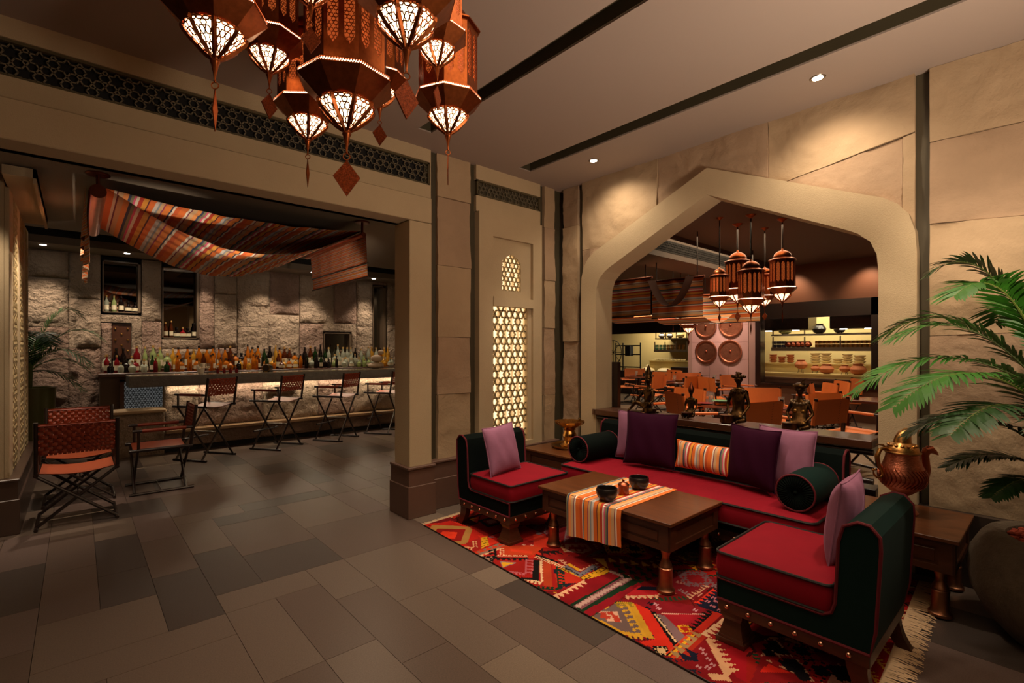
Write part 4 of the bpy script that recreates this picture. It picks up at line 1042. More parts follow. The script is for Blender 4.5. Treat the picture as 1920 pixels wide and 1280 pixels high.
comb(1, (1245, 648), (1235, 812), 5, .05, .013, 'B8606A', 1); comb(1, (985, 780), (1235, 808), 6, .03, .012, 'B8606A', -1)
band(1, (1355, 655), (1345, 905), .045, '120C0C'); comb(1, (1405, 665), (1415, 900), 8, .05, .016, 'D8B890', 1); comb(1, (1200, 870), (1415, 905), 5, .035, .014, 'D8B890', -1); P_(1, [(1180, 850), (1340, 860), (1330, 880), (1190, 880)], '120C0C')
P_(1, [(1425, 660), (1520, 690), (1530, 960), (1432, 940)], 'A83A1C'); comb(1, (1585, 722), (1605, 992), 8, .045, .014, '12301E', 1); comb(1, (1350, 975), (1605, 990), 5, .03, .014, '12301E', 1)
# middle
P_(2, [(0, 0), (240, 60), (220, 130), (0, 110)], 'C4301C'); P_(2, [(200, 80), (560, 70), (600, 130), (430, 220), (220, 160)], '8E1414')
P_(2, [(265, 88), (450, 84), (505, 140), (430, 168), (285, 155)], 'B88A7C'); P_(2, [(300, 100), (440, 96), (470, 138), (410, 155), (305, 145)], '8E1A18')
for k in range(6): stepd(2, (310 + k * 28, 105 + (k % 2) * 36), .022, 'B88A7C')
saw(2, (215, 90), (270, 160), 4, .03, 'C8A070'); saw(2, (505, 85), (560, 150), 4, .03, 'B88A7C')
P_(2, [(395, 215), (590, 125), (620, 140), (440, 230)], '6A5450')
for k in range(8): band(2, (410 + k * 26, 218 - k * 12), (430 + k * 26, 226 - k * 12), .006, '3A1414')
comb(2, (30, 190), (265, 280), 13, .035, .010, 'D8B890', -1, True, False); band(2, (20, 180), (260, 262), .022, '100C0C')
P_(2, [(200, 240), (300, 190), (560, 200), (620, 270), (400, 350), (290, 290)], '7E1414'); saw(2, (215, 225), (290, 280), 3, .04, 'C89878'); saw(2, (560, 255), (400, 320), 6, .025, 'C89878', -1); saw(2, (300, 262), (400, 318), 4, .025, 'C89878')
P_(2, [(250, 283), (290, 270), (400, 335), (510, 265), (570, 280), (400, 375)], '6E6A76'); P_(2, [(285, 262), (310, 255), (400, 300), (385, 318)], 'D09A1E'); saw(2, (275, 285), (400, 352), 5, .02, '100C0C', -1); saw(2, (400, 352), (530, 285), 5, .02, '100C0C', -1)
P_(2, [(222, 297), (255, 290), (405, 375), (600, 283), (658, 320), (485, 417)], 'D09A1E')
for k in range(8): band(2, (240 + k * 32, 295 + k * 15), (262 + k * 32, 290 + k * 15), .006, '4A2A10'); band(2, (430 + k * 30, 402 - k * 17), (400 + k * 30, 372 - k * 14), .006, '4A2A10')
band(2, (240, 297), (465, 400), .005, '4A2A10'); band(2, (440, 395), (630, 300), .005, '4A2A10')
P_(2, [(160, 540), (215, 480), (430, 400), (655, 335), (760, 360), (690, 400), (320, 615)], '84101A'); saw(2, (165, 548), (440, 405), 7, .045, 'D8A884', -1); band(2, (165, 540), (440, 400), .012, 'D8A884')
P_(2, [(310, 612), (690, 395), (740, 370), (950, 410), (420, 672)], '16301C'); P_(2, [(345, 620), (790, 355), (850, 392), (412, 645)], '7A4A52')
P_(2, [(640, 318), (665, 312), (810, 372), (780, 388)], '7A5A62')
for k in range(17): stepd(2, (385 + k * 27, 618 - k * 14.6), .022, 'BC9A94')
for k in range(4): stepd(2, (665 + k * 32, 326 + k * 13), .018, 'BC9A94')
P_(2, [(420, 672), (900, 420), (930, 440), (800, 520), (620, 640), (490, 710)], '8A1220')
P_(2, [(600, 180), (780, 190), (930, 225), (1100, 300), (1090, 350), (940, 405), (850, 370), (640, 300)], '6A1018')
for r in range(4):
    for k in range(6):
        a0, b0 = 640 + k * 95 + r * 42, 200 + k * 12 + r * 46
        if a0 < 1060 and b0 < 400: P_(2, [(a0, b0), (a0 + 78, b0 + 42), (a0 + 10, b0 + 46)], '14301C' if r else 'D09A3A')
P_(2, [(515, 210), (610, 215), (640, 300)], 'D0A040')
for k in range(2): stepd(2, (700 + k * 170, 130), .10, 'D0A028', '14100F')
P_(2, [(780, 545), (900, 450), (1085, 458), (1070, 540), (960, 560)], 'B8202A'); P_(2, [(880, 485), (930, 455), (1085, 458), (1070, 487)], '16162A'); saw(2, (780, 545), (1070, 535), 6, .035, 'D8A884', -1); band(2, (790, 540), (1070, 530), .010, 'D8A884')
P_(2, [(700, 570), (960, 560), (1300, 600), (1540, 660), (1380, 830), (1000, 660)], '801420'); ticks(2, [(1050, 605), (1075, 640), (1385, 655), (1220, 735)], 'C8909A'); ticks(2, [(1000, 600), (985, 640)], '100C18')
P_(2, [(500, 712), (720, 585), (860, 592), (1042, 905), (930, 885), (760, 870)], 'C09028'); P_(2, [(515, 712), (690, 600), (810, 615), (935, 870), (750, 832)], '6A5654')
comb(2, (800, 605), (960, 880), 7, .05, .014, 'C8982A', -1); comb(2, (690, 600), (850, 595), 3, .045, .014, '8A7420', -1); comb(2, (760, 860), (940, 880), 4, .03, .014, 'C8982A', -1)
P_(2, [(558, 668), (722, 668), (755, 760), (640, 752)], 'D0A48C')
for a0, b0 in ((600, 690), (660, 685), (640, 720), (700, 715), (720, 745), (600, 712)): stepd(2, (a0, b0), .022, 'B03A28')
P_(2, [(860, 595), (1010, 660), (1205, 965), (1150, 1000), (1040, 985), (900, 930), (1045, 905)], 'C82A1A')
P_(2, [(1000, 660), (1045, 672), (1250, 930), (1205, 968)], '100C0C'); comb(2, (1040, 690), (1225, 930), 8, .04, .009, 'D8B890', 1)
P_(2, [(1055, 684), (1150, 708), (1305, 880), (1245, 940)], '7A6064'); P_(2, [(1110, 684), (1490, 690), (1372, 825), (1300, 875)], '9E1826'); band(2, (1100, 684), (1480, 690), .010, 'D8A090')
P_(2, [(1260, 770), (1340, 820), (1310, 850)], 'C8601E'); stepd(2, (1300, 815), .045, 'D8A020', 'B02A1A'); stepd(2, (1100, 1000), .05, '100C0C', 'D0B080')
P_(2, [(1540, 662), (1612, 688), (1440, 855), (1372, 828)], 'B82A1C'); saw(2, (1545, 668), (1380, 830), 7, .05, '100C0C', -1)
P_(2, [(1440, 862), (1680, 695), (1720, 720), (1500, 900)], '8A1A18'); saw(2, (1440, 866), (1680, 700), 7, .055, 'D8AE88', -1); band(2, (1445, 862), (1680, 698), .014, 'D8AE88')
P_(2, [(1380, 590), (1540, 470), (1640, 495), (1660, 700), (1540, 665), (1420, 620)], '14162A'); saw(2, (1380, 590), (1540, 470), 6, .04, 'C8301E', -1)
ticks(2, [(1550, 550), (1500, 580), (1570, 580), (1630, 560), (1540, 620), (1610, 610), (1600, 655), (1600, 515), (1650, 640)], 'B86A78', .014)
saw(2, (1370, 570), (1530, 450), 7, .04, 'C8907A'); P_(2, [(1000, 400), (1200, 330), (1600, 380), (1540, 450), (1370, 560), (1240, 520)], '7E1822')
saw(2, (1220, 420), (1380, 450), 5, .04, 'B07A70'); saw(2, (1230, 480), (1330, 530), 4, .04, '8A7278'); stepd(2, (1390, 385), .13, '7A5A62', '8E1A20'); saw(2, (1340, 560), (1510, 450), 7, .035, 'D0A080', 1)
P_(2, [(1230, 150), (1320, 120), (1420, 150), (1410, 240), (1300, 230)], '6A6848'); saw(2, (1230, 190), (1300, 230), 4, .05, 'D0A020'); stepd(2, (1370, 180), .06, 'A88A5A', '6A6848'); comb(2, (1330, 270), (1400, 310), 3, .04, .014, 'D8A020', 1)
P_(2, [(1135, 1052), (1382, 828), (1432, 848), (1215, 1066)], '8A1A14')
for k, c_ in enumerate(('C8401C', 'D8A020', 'C8401C')): band(2, (1160, 1050), (1400, 845), .012, c_, (k - 1) * .018)
P_(2, [(1215, 1066), (1435, 855), (1485, 878), (1300, 1085)], 'A02818'); saw(2, (1230, 1062), (1450, 862), 6, .06, '9A7A50', 1)
P_(2, [(1290, 1085), (1482, 885), (1830, 960), (1830, 1280), (1560, 1280)], '7E1018'); P_(2, [(1700, 960), (1830, 950), (1830, 1280), (1740, 1230), (1600, 1040)], '960F1C')
saw(2, (1300, 1090), (1420, 1030), 2, .07, '14162A'); P_(2, [(1300, 1080), (1390, 1020), (1420, 1095)], '14162A')
P_(2, [(1480, 905), (1510, 890), (1700, 1200), (1655, 1250)], 'D0A078'); saw(2, (1500, 895), (1700, 1190), 7, .05, 'D0A078', 1); comb(2, (1500, 1215), (1660, 1225), 3, .03, .03, 'D0A078', -1, True, False)
ticks(2, [(1440, 985), (1470, 1030), (1500, 1075), (1540, 1120), (1420, 1140), (1500, 1145)], 'B8848A', .014)
# under the foreground chair
P_(3, [(390, 640), (560, 600), (900, 700), (1180, 760), (1250, 960), (380, 960), (460, 760)], '7A1016')
P_(3, [(460, 870), (525, 800), (700, 878)], 'C82418'); P_(3, [(448, 752), (580, 592), (725, 750)], 'C89878'); saw(3, (448, 752), (725, 750), 8, .03, '7A1016', 1)
for a0, b0 in ((540, 670), (600, 690), (640, 700), (530, 715), (570, 640)): stepd(3, (a0, b0), .035, '120E14')
P_(3, [(508, 776), (775, 768), (905, 955), (860, 945)], 'C89878'); stepd(3, (720, 815), .06, '120E14'); stepd(3, (600, 790), .04, '8E1418'); stepd(3, (810, 905), .04, '120E14'); stepd(3, (660, 800), .03, '120E14')
P_(3, [(700, 620), (860, 700), (1000, 900), (960, 960), (900, 900)], '120E14'); stepd(3, (800, 700), .08, 'A01C1A', '120E14'); stepd(3, (960, 860), .09, 'A01C1A', '120E14')
P_(3, [(1000, 960), (1100, 795), (1260, 960)], 'C08878'); stepd(3, (1140, 880), .07, '120E14')
# far right end strip with stepped cream blocks
for k in range(5): stepd(3, (1700 - k * 12, 430 + k * 42), .05, 'B89A78', '120E14')
v_ = []; ii = np.arange(nA + 1); jj = np.arange(nB + 1); A2, B2 = np.meshgrid(ii * CS, jj * CS, indexing='ij')
XY = RO + A2[..., None] * E1 + B2[..., None] * E2v; V = np.concatenate([XY, (.006 + .0012 * np.sin(A2 * 7 + B2 * 3))[..., None]], -1).reshape(-1, 3)
q = (np.arange(nA)[:, None] * (nB + 1) + np.arange(nB)[None, :]).reshape(-1); F = np.stack([q, q + 1, q + nB + 2, q + nB + 1], 1)
me = bpy.data.meshes.new('rug'); me.vertices.add(len(V)); me.vertices.foreach_set('co', V.astype(np.float32).ravel()); me.loops.add(F.size); me.loops.foreach_set('vertex_index', F.ravel().astype(np.int32))
me.polygons.add(len(F)); me.polygons.foreach_set('loop_start', np.arange(0, F.size, 4, dtype=np.int32)); me.update(calc_edges=True)
at_ = me.attributes.new('weave_colour', 'FLOAT_COLOR', 'FACE'); at_.data.foreach_set('color', np.concatenate([IMG.reshape(-1, 3), np.ones((len(F), 1))], 1).astype(np.float32).ravel())
me.validate()
m = bpy.data.materials.new('kilim_weave'); m.use_nodes = True; n = m.node_tree.nodes; L = m.node_tree.links; b = n['Principled BSDF']; b.inputs['Roughness'].default_value = .95; b.inputs['Specular IOR Level'].default_value = .15
an = n.new('ShaderNodeAttribute'); an.attribute_name = 'weave_colour'; nz = n.new('ShaderNodeTexNoise'); nz.inputs['Scale'].default_value = 5; nz.inputs['Detail'].default_value = 4; tcx = n.new('ShaderNodeTexCoord'); L.new(tcx.outputs['Object'], nz.inputs[0])
mx = n.new('ShaderNodeMix'); mx.data_type = 'RGBA'; mx.blend_type = 'MULTIPLY'; mx.inputs[0].default_value = .5; L.new(an.outputs['Color'], mx.inputs[6])
cr = n.new('ShaderNodeValToRGB'); cr.color_ramp.elements[0].position = .3; cr.color_ramp.elements[0].color = (.55, .5, .5, 1); cr.color_ramp.elements[1].position = .65; cr.color_ramp.elements[1].color = (1.2, 1.1, 1.05, 1); L.new(nz.outputs['Fac'], cr.inputs[0]); L.new(cr.outputs[0], mx.inputs[7]); L.new(mx.outputs[2], b.inputs['Base Color'])
nz2 = n.new('ShaderNodeTexNoise'); nz2.inputs['Scale'].default_value = 350; L.new(tcx.outputs['Object'], nz2.inputs[0]); bp = n.new('ShaderNodeBump'); bp.inputs['Strength'].default_value = .3; bp.inputs['Distance'].default_value = .002; L.new(nz2.outputs['Fac'], bp.inputs['Height']); L.new(bp.outputs[0], b.inputs['Normal'])
me.materials.append(m)
ro = thing('rug', 'large red patchwork kilim rug with geometric motifs under the lounge furniture', 'rug', (0, 0, 0))
o = bpy.data.objects.new('woven_field', me); C.objects.link(o); o.parent = ro
def rp(a, b, z=0): p = RO + a * E1 + b * E2v; return (p[0], p[1], z)
obj('selvedge', MB().tube([rp(0, -.003, .004), rp(RL / 2, -.005, .004), rp(RL, -.003, .004)], .005, 6), M_woodd, ro); obj('selvedge', MB().tube([rp(0, RW, .004), rp(RL, RW, .004)], .005, 6), M_woodd, ro)
for a0, sg, L_ in ((0, -1, .045), (RL, 1, .115)):
    mb = MB()
    for k in range(360):
        b0 = RW * (k + random.random()) / 360; l_ = L_ * random.uniform(.7, 1.15); dv = random.uniform(-.5, .5) * l_ * .6; prev = None
        for f_ in (0, .4, .75, 1):
            p = Vector(rp(a0 + sg * l_ * f_, b0 + dv * f_ * f_, .005 + .006 * math.sin(f_ * PI) * random.random())); w_ = .0028 * (1.2 - f_ * .5)
            cur = [mb.v(p + Vector((-w_, 0, 0))), mb.v(p + Vector((w_, 0, .0015)))]
            if prev: mb.f([prev[0], prev[1], cur[1], cur[0]])
            prev = cur
    obj('fringe', mb, mat('cream_fringe', 'C8A884', .9), ro, False, kind='stuff')
# ================================================================== LANTERNS (one set of meshes, scaled per lantern)
N8 = 8; PH = PI / 8
def oct_(r, z): return [(r * math.cos(2 * PI * k / 8 + PH), r * math.sin(2 * PI * k / 8 + PH), z) for k in range(8)]
def octloft(prof, m, nm='x', closed_top=False, closed_bot=False):
    mb = MB(); rr = [[mb.v(p) for p in oct_(r, z)] for r, z in prof]
    for A, B in zip(rr, rr[1:]):
        for j in range(8): mb.f([A[j], A[(j + 1) % 8], B[(j + 1) % 8], B[j]])
    if closed_bot: mb.f(rr[0][::-1])
    if closed_top: mb.f(rr[-1])
    return mb
def window(cx, w, z0, z1, n=5):
    """slender opening with ogee ends"""
    h = w * .9; P = []
    for sg, zb_ in ((1, z1),):
        pass
    top = [(w / 2, z1 - h), (w * .46, z1 - h * .72), (w * .30, z1 - h * .55), (w * .30, z1 - h * .40), (w * .12, z1 - h * .25), (0, z1)]
    P = [(cx + a, b) for a, b in top] + [(cx - a, b) for a, b in top[-2::-1]]
    bot = [(-a, z0 + (z1 - b)) for a, b in top]
    P += [(cx + a, b) for a, b in bot] + [(cx - a, b) for a, b in bot[-2::-1]]
    return P
def make_lantern(glass, detail=True):
    t = thing('lantern', 'x', 'lantern', (0, 0, 0)); RB = .88
    band = obj('glow_band', octloft([(.985, 0), (.985, .06)], None), mat('band_glow', 'FFD9A8', .5, emit=9, ecol=(1, .66, .4)), t, False)
    mb = MB()
    for k in range(8):
        a = Vector(oct_(.995, 0)[k]); b = Vector(oct_(.995, 0)[(k + 1) % 8]); nb = 15
        for q in range(nb):
            p = a.lerp(b, (q + .5) / nb); p2 = a.lerp(b, (q + 1.1) / nb) + Vector((0, 0, .075)); mb.ribbon(p, p2, (p.x, p.y, 0), .017, .006)
            p3 = a.lerp(b, (q - .1) / nb) + Vector((0, 0, .075)); mb.ribbon(p, p3, (p.x, p.y, 0), .013, .006)
    obj('band_fret', mb, M_lant, band, False)
    rim = octloft([(1.0, -.012), (1.012, -.012), (1.012, .006), (.99, .006)], None); obj('rim', rim, M_lant, t, False)
    obj('rim', octloft([(.99, .07), (1.008, .07), (1.004, .09), (RB, .12)], None), M_lant, t, False)
    obj('skirt', octloft([(1.0, -.008), (.58, -.40), (.60, -.425), (.56, -.43)], None), M_lant, t, False)
    prof = [(.57, -.42), (.585, -.47), (.53, -.56), (.40, -.70), (.26, -.83), (.13, -.94), (.07, -1.0)]
    gp = [(r * .93, z + .012) for r, z in prof]
    obj('bowl_glass', MB().lathe(gp, 24, caps=False), glass, t)
    def pt(a, f_):
        q = f_ * (len(prof) - 1); i = min(len(prof) - 2, int(q)); r = prof[i][0] + (prof[i + 1][0] - prof[i][0]) * (q - i); z = prof[i][1] + (prof[i + 1][1] - prof[i][1]) * (q - i)
        # flat octagon facets
        am = (a + PH) % (PI / 4) ; return Vector((r * math.cos(a), r * math.sin(a), z))
    ribs = MB()
    for k in range(8):
        a = 2 * PI * k / 8 + PH; ribs.tube([pt(a, f_ / 10) * 1.0 for f_ in range(11)], [.05] * 8 + [.04, .03, .02], 4)
    obj('bowl_ribs', ribs, M_lant, t, False)
    lt = MB(); ss = star_segments(1.0, 1.9, .56, (.0, .1))
    for k in range(8):
        a0 = 2 * PI * k / 8 + PH
        for a, b in ss:
            m_ = ((a[0] + b[0]) / 2, (a[1] + b[1]) / 2)
            p, q = [pt(a0 + PI / 4 * u_, min(.93, v_ / 1.9)) for u_, v_ in (a, b)]
            n_ = Vector(((p.x + q.x), (p.y + q.y), -.3)); lt.ribbon(p, q, n_, .027 * (1 - .45 * m_[1] / 1.9), .008)
    obj('bowl_lattice', lt, M_lant, t, False)
    obj('finial', MB().lathe([(.10, -.97), (.085, -1.02), (.10, -1.05), (.07, -1.12), (.035, -1.30), (.018, -1.42), (.03, -1.45), (.015, -1.48)], 12), M_lant, t)
    # body
    z0, z1 = .11, 2.05; hw = RB * math.sin(PI / 8); apo = RB * math.cos(PI / 8)
    wn = [window(-hw * .48, hw * .62, z0 + .32, z1 - .14), window(hw * .48, hw * .62, z0 + .32, z1 - .14)]
    mesh = holed([(-hw, z0), (hw, z0), (hw, z1), (-hw, z1)], wn, lambda a, b, c: (apo - .012 + c, a, b), .012)
    pn = obj('side_panel', mesh, M_lant, t, False); pn.rotation_euler = (0, 0, 0)
    lt = MB(); ips = [in_poly(P) for P in wn]; segs = star_segments(hw * 2, z1 - z0, .17, (.02, .05))
    for a, b in segs:
        for ip in ips:
            mx_, my_ = (a[0] + b[0]) / 2 - hw, (a[1] + b[1]) / 2 + z0
            if ip(mx_, my_): lt.ribbon((apo - .006, a[0] - hw, a[1] + z0), (apo - .006, b[0] - hw, b[1] + z0), (1, 0, 0), .013, .006); break
    lf = obj('panel_lattice', lt, M_lant, pn, False)
    for k in range(1, 8):
        q = inst(pn, t, (0, 0, 0), (0, 0, 2 * PI * k / 8)); inst(lf, q)
    obj('amber_liner', octloft([(RB * .93, z0), (RB * .93, z1)], None), mat('amber_glass', 'C8501A', .5, emit=.2, ecol=(1, .2, .04)), t, False)
    obj('roof', octloft([(RB, z1 - .01), (.97, z1 + .01), (.97, z1 + .05), (.60, z1 + .22)], None), M_lant, t, False)
    obj('dome', MB().lathe([(.60, z1 + .22), (.61, z1 + .32), (.56, z1 + .47), (.43, z1 + .62), (.26, z1 + .72), (.12, z1 + .77), (.07, z1 + .85), (.04, z1 + .95)], 16, caps=False), M_lant, t)
    return t
LT = make_lantern(M_emit)
KL = [o for o in C.objects if o.parent is LT]; KS = {}
for o in C.objects:
    if o.parent in KL: KS.setdefault(o.parent.name, []).append(o)
snapshot(LT)
LTOP = 3.0
pend = MB(); pend.prism([(0, -.5), (.28, 0), (0, .5), (-.28, 0)], 'y', -.02, .02)
def finish_lantern(t, R, zr, pendant, ceil_z, rzp=0):
    """chain, rod and ceiling rose above; ornament below (unit space of the scaled root)"""
    top_ = (ceil_z - zr) / R
    if top_ > LTOP:
        obj('rod', MB().tube([(0, 0, LTOP - .02), (0, 0, top_)], .05, 8), M_woodd, t)
        obj('ceiling_rose', MB().lathe([(.05, top_ - .25), (.12, top_ - .18), (.36, top_ - .03), (.38, top_)], 20), M_lant, t)
    obj('ring', MB().tube([(.07 * math.cos(2 * PI * k / 12), 0, -1.54 + .07 * math.sin(2 * PI * k / 12)) for k in range(12)], .014, 5, closed=True), M_lant, t)
    if pendant == 1:
        o = obj('pendant_plate', MB().prism([(0, -.42), (.28, 0), (0, .36), (-.28, 0)], 'y', -.02, .02), mat('pierced_copper', '9A4A2A', .4, 1, var=.75, vs=28, bump=.6, bs=60, bd=.02), t, False); o.location = (0, 0, -1.98); o.rotation_euler = (0, 0, rzp)
    else:
        o = obj('pendant_plate', MB().prism([(0, -.55), (.07, -.1), (0, .36), (-.07, -.1)], 'y', -.012, .012), M_lant, t, False); o.location = (0, 0, -1.96); o.rotation_euler = (0, 0, rzp)
LL = [  # u, v of the bowl tip, distance, radius, pendant, label
    (403, 112, 1.70, .165, 0, 'copper lantern at the far left of the hanging cluster'),
    (505, 138, 2.19, .145, 1, 'copper lantern second from the left in the hanging cluster, behind the leftmost one'),
    (577, 262, 2.45, .157, 0, 'low hanging copper lantern in the cluster, left of the largest one'),
    (650, 247, 2.10, .198, 1, 'largest copper lantern in the middle of the hanging cluster with a diamond pendant'),
    (712, 202, 2.70, .150, 1, 'copper lantern mostly hidden behind the right side of the largest one'),
    (762, 92, 1.66, .170, 1, 'high copper lantern close to the viewer, upper right of the largest one'),
    (820, 126, 1.95, .120, 1, 'small copper lantern at the upper right of the cluster'),
    (840, 252, 2.30, .157, 0, 'copper lantern at the far right of the hanging cluster'),
    (583, 12, 1.70, .117, 1, 'small copper lantern high at the top of the cluster near the frame edge')]
for i, (u, v, D, R, pd, lab) in enumerate(LL):
    p = at(u, v, D=D); zr = p.z + 1.0 * R
    t = LT if i == 0 else dup(LT, (0, 0, 0), 0)
    t.location = (p.x, p.y, zr); t.scale = (R, R, R); t['label'] = lab; t['group'] = 'copper lantern cluster'; t.rotation_euler = (0, 0, YAW * -1 + (.12, .35, .05, .2, .5, .3, .1, .4, 0)[i])
    finish_lantern(t, R, zr, pd, ZC, (1.3, .8, 1.2, .1, .2, .5, 1.2, 1.2, .4)[i])
for u, v, D in ((480, 150, 2.0), (650, 215, 1.9), (820, 150, 2.0)):
    p = at(u, v, D=D)

# ================================================================== DIRECTOR CHAIRS
M_seat = mat('seat_leather', '9C4522', .5, bump=.1, bs=100, bd=.002)
def strapmesh(L_, w, n, amp, ph, m):
    mb = MB(); V = []
    for k in range(n * 4 + 1):
        s = k / (n * 4); z = amp * math.sin(s * n * PI + ph); V.append([mb.v((a, y, s * L_)) for a, y in ((-w / 2, z), (0, z - .0012), (w / 2, z))])
    for A, B in zip(V, V[1:]):
        for j in range(2): mb.f([A[j], B[j], B[j + 1], A[j + 1]])
    return mb
def director(name, W, D, zs, za, zt, bh, woven=True, foot=False, M_fr=None, M_l=None, nv=17, nh=8):
    """folding chair facing +y; crossed legs at front and back"""
    M_fr = M_fr or M_woodd; M_l = M_l or M_seat
    t = thing(name, 'x', 'chair'); w = W / 2; d = D / 2
    def sg(u, v): return (-w + .02 + (W - .04) * u, -d + .02 + (D - .04) * v, zs + .012 - .03 * math.sin(PI * u))
    mb = MB(); mb.grid(sg, 12, 6); mb.grid(lambda u, v: Vector(sg(u, v)) - Vector((0, 0, .006)), 12, 6); obj('seat', mb, M_l, t)
    cyl = lambda a, b, r=.014, n=8: MB().tube([a, b], r, n)
    for s in (-1, 1):
        obj('seat_rail', cyl((s * w, -d - .02, zs), (s * w, d + .03, zs), .017, 10), M_fr if woven else M_l, t)
        obj('floor_rail', cyl((s * w, -d - .03, .014), (s * w, d + .03, .014), .014), M_fr, t)
        obj('back_post', cyl((s * w, -d + .0, zs), (s * w, -d - .055, zt), .016, 10), M_fr, t)
        obj('arm_post', cyl((s * w, d - .05, zs), (s * w, d - .05, za), .014), M_fr, t)
        ar = obj('armrest', cyl((s * w, -d - .03, za), (s * w, d + .0, za), .015, 10), M_fr, t)
        obj('arm_wrap', cyl((s * w, -d + .04, za), (s * w, d - .08, za), .019, 10), M_strap if woven else M_l, ar)
        for y in (-d + .03, d - .03):
            yy = y + (.013 if s > 0 else -.013)
            obj('leg', cyl((s * w, yy, zs - .01), (-s * w, yy, .02), .0135), M_fr, t)
    obj('pivot_bar', cyl((0, -d + .02, zs * .5), (0, d - .02, zs * .5), .006), M_steel, t)
    if foot: obj('footrest', cyl((-w, d - .04, .27), (w, d - .04, .27), .013), M_fr, t)
    else: obj('brace', cyl((-w, 0, .016), (w, 0, .016), .005), M_steel, t)
    zb = zt - bh; yb = lambda z: -d - .055 * (z - zs) / (zt - zs)
    if woven:
        bk_ = obj('backrest', MB().tube([(-w, yb(zt - .03) - .0, zt - .03), (w, yb(zt - .03), zt - .03)], .008, 6), M_strap, t)
        vs = [obj('strap', strapmesh(bh - .04, (W - .05) / nv * .82, nh, .005, p_, None), M_strap, bk_) for p_ in (0, PI)]
        hs = [obj('strap', strapmesh(W + .01, (bh - .05) / nh * .82, nv, .005, p_, None), M_strap, bk_) for p_ in (0, PI)]
        ang = math.atan(.055 / (zt - zs))
        for k in range(nv):
            x = -w + .035 + (W - .07) * k / (nv - 1); loc = (x, yb(zb), zb + .01)
            o = vs[k % 2] if k < 2 else inst(vs[k % 2], bk_)
            o.location = loc; o.rotation_euler = (ang, 0, 0)
        for k in range(nh):
            z = zb + .035 + (bh - .06) * k / (nh - 1)
            o = hs[k % 2] if k < 2 else inst(hs[k % 2], bk_)
            o.location = (-w - .005, yb(z), z); o.rotation_euler = (PI / 2 * 0, PI / 2, 0)
            o.rotation_euler = (0, PI / 2, 0)
    else:
        mb = MB(); n_ = 16; 
        def bg(u, v):
            z = zb + .02 + (bh - .02) * v; c = -w - .0 + W * u; return (c, yb(z) + .018 - .02 * math.sin(PI * u) * .6 - (.018 if 0 < u < 1 else 0) * 0, z)
        mb.grid(bg, 12, 4); mb.grid(lambda u, v: Vector(bg(u, v)) + Vector((0, -.036 + .02 * math.sin(PI * u), 0)), 12, 4)
        for s in (-1, 1): mb.tube([(s * w, yb(zb + .02), zb + .02), (s * w, yb(zt - .012), zt - .012)], .024, 12)
        bk_ = obj('backrest', mb, M_l, t)
        for s in (-1, 1): obj('post_cap', MB().tube([(s * w, yb(zt - .012), zt - .012), (s * w, yb(zt + .015), zt + .018)], .02, 10), M_woodd, t)
        st = MB()
        for k in range(9):
            z = zb + .05 + (bh - .08) * k / 8; st.tube([(w * .45 - .008, yb(z) - .022, z), (w * .45 + .008, yb(z) - .022, z + .008)], .0022, 4)
        obj('stitching', st, M_woodd, bk_)
    return t
lo = director('director_chair', .52, .50, .46, .66, .90, .29)
snapshot(lo); lo.location = (.005, 5.86, 0)
lo['label'] = 'low folding chair with woven red brown leather back, nearest to the carved pillar'; lo['group'] = 'woven chairs by the carved pillar'
dup(lo, (.02, 6.62, 0), PI, 'low folding chair with woven leather back, partly hidden behind the nearest one', 'woven chairs by the carved pillar')
dup(lo, (.67, 6.56, 0), PI / 2, 'low folding chair seen from its side, facing the two chairs by the pillar', 'woven chairs by the carved pillar')
st_ = director('bar_stool', .50, .48, .73, .89, 1.12, .26, foot=True)
snapshot(st_)
SP = [(1.33, 8.0, .62, 'bar stool with woven leather back, leftmost along the counter'), (2.30, 8.12, .60, 'bar stool with woven leather back, second from the left along the counter'), (3.26, 8.20, .62, 'bar stool with woven leather back, third from the left along the counter'), (4.18, 8.28, .60, 'bar stool with woven leather back at the right, cut off by the portal')]
for i, (x, y, r, lab) in enumerate(SP):
    if i == 0: st_.location = (x, y - .08, 0); st_.rotation_euler = (0, 0, r); st_['label'] = lab; st_['group'] = 'stools along the bar'
    else: dup(st_, (x, y - .08, 0), r, lab, 'stools along the bar')

# ================================================================== BAR CANOPY (striped cloth over two rods)
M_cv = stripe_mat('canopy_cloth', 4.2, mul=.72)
XL, XRr, Y0, Y1 = .125, 2.37, 5.16, 6.9
for x, r, lab in ((XL, .055, 'thick copper coloured rod carrying the left end of the striped canopy'), (XRr, .028, 'thin copper rod carrying the right end of the striped canopy')):
    t = thing('canopy_rod', lab, 'rod', (x, Y0, 2.77))
    obj('rod', MB().tube([(0, -.02, 0), (0, Y1 - Y0 + .03, 0)], r, 20), M_copper, t)
    for y in (.0, Y1 - Y0 - .1):
        obj('hanger', MB().tube([(0, y + .02, r), (0, y + .02, .14)], .014, 8), M_copperd, t); obj('ceiling_plate', MB().lathe([(.075, .135), (.08, .14), (.08, .15)], 20, (0, y + .02, 0)), M_copperd, t)
t = thing('canopy', 'orange striped cloth canopy draped between two rods in front of the bar', 'canopy', (0, 0, 0))
def swag(sag, up, skew=0):
    def fn(u, v):
        x = XL + .05 + (XRr - XL - .05) * u; y = Y0 + .01 + (Y1 - Y0 - .02) * v
        z = 2.81 - sag * (4 * u * (1 - u)) ** 1.15 * (1 - up * math.cos(PI * v)) + .006 * math.sin(v * 40 + 5 * math.sin(u * 9)) * math.sin(PI * u) + .012 * math.sin(v * PI) * math.sin(u * PI)
        return (x, y, z)
    return fn
obj('loose_swag', MB().grid(swag(.40, .02), 90, 40), M_cv, t)
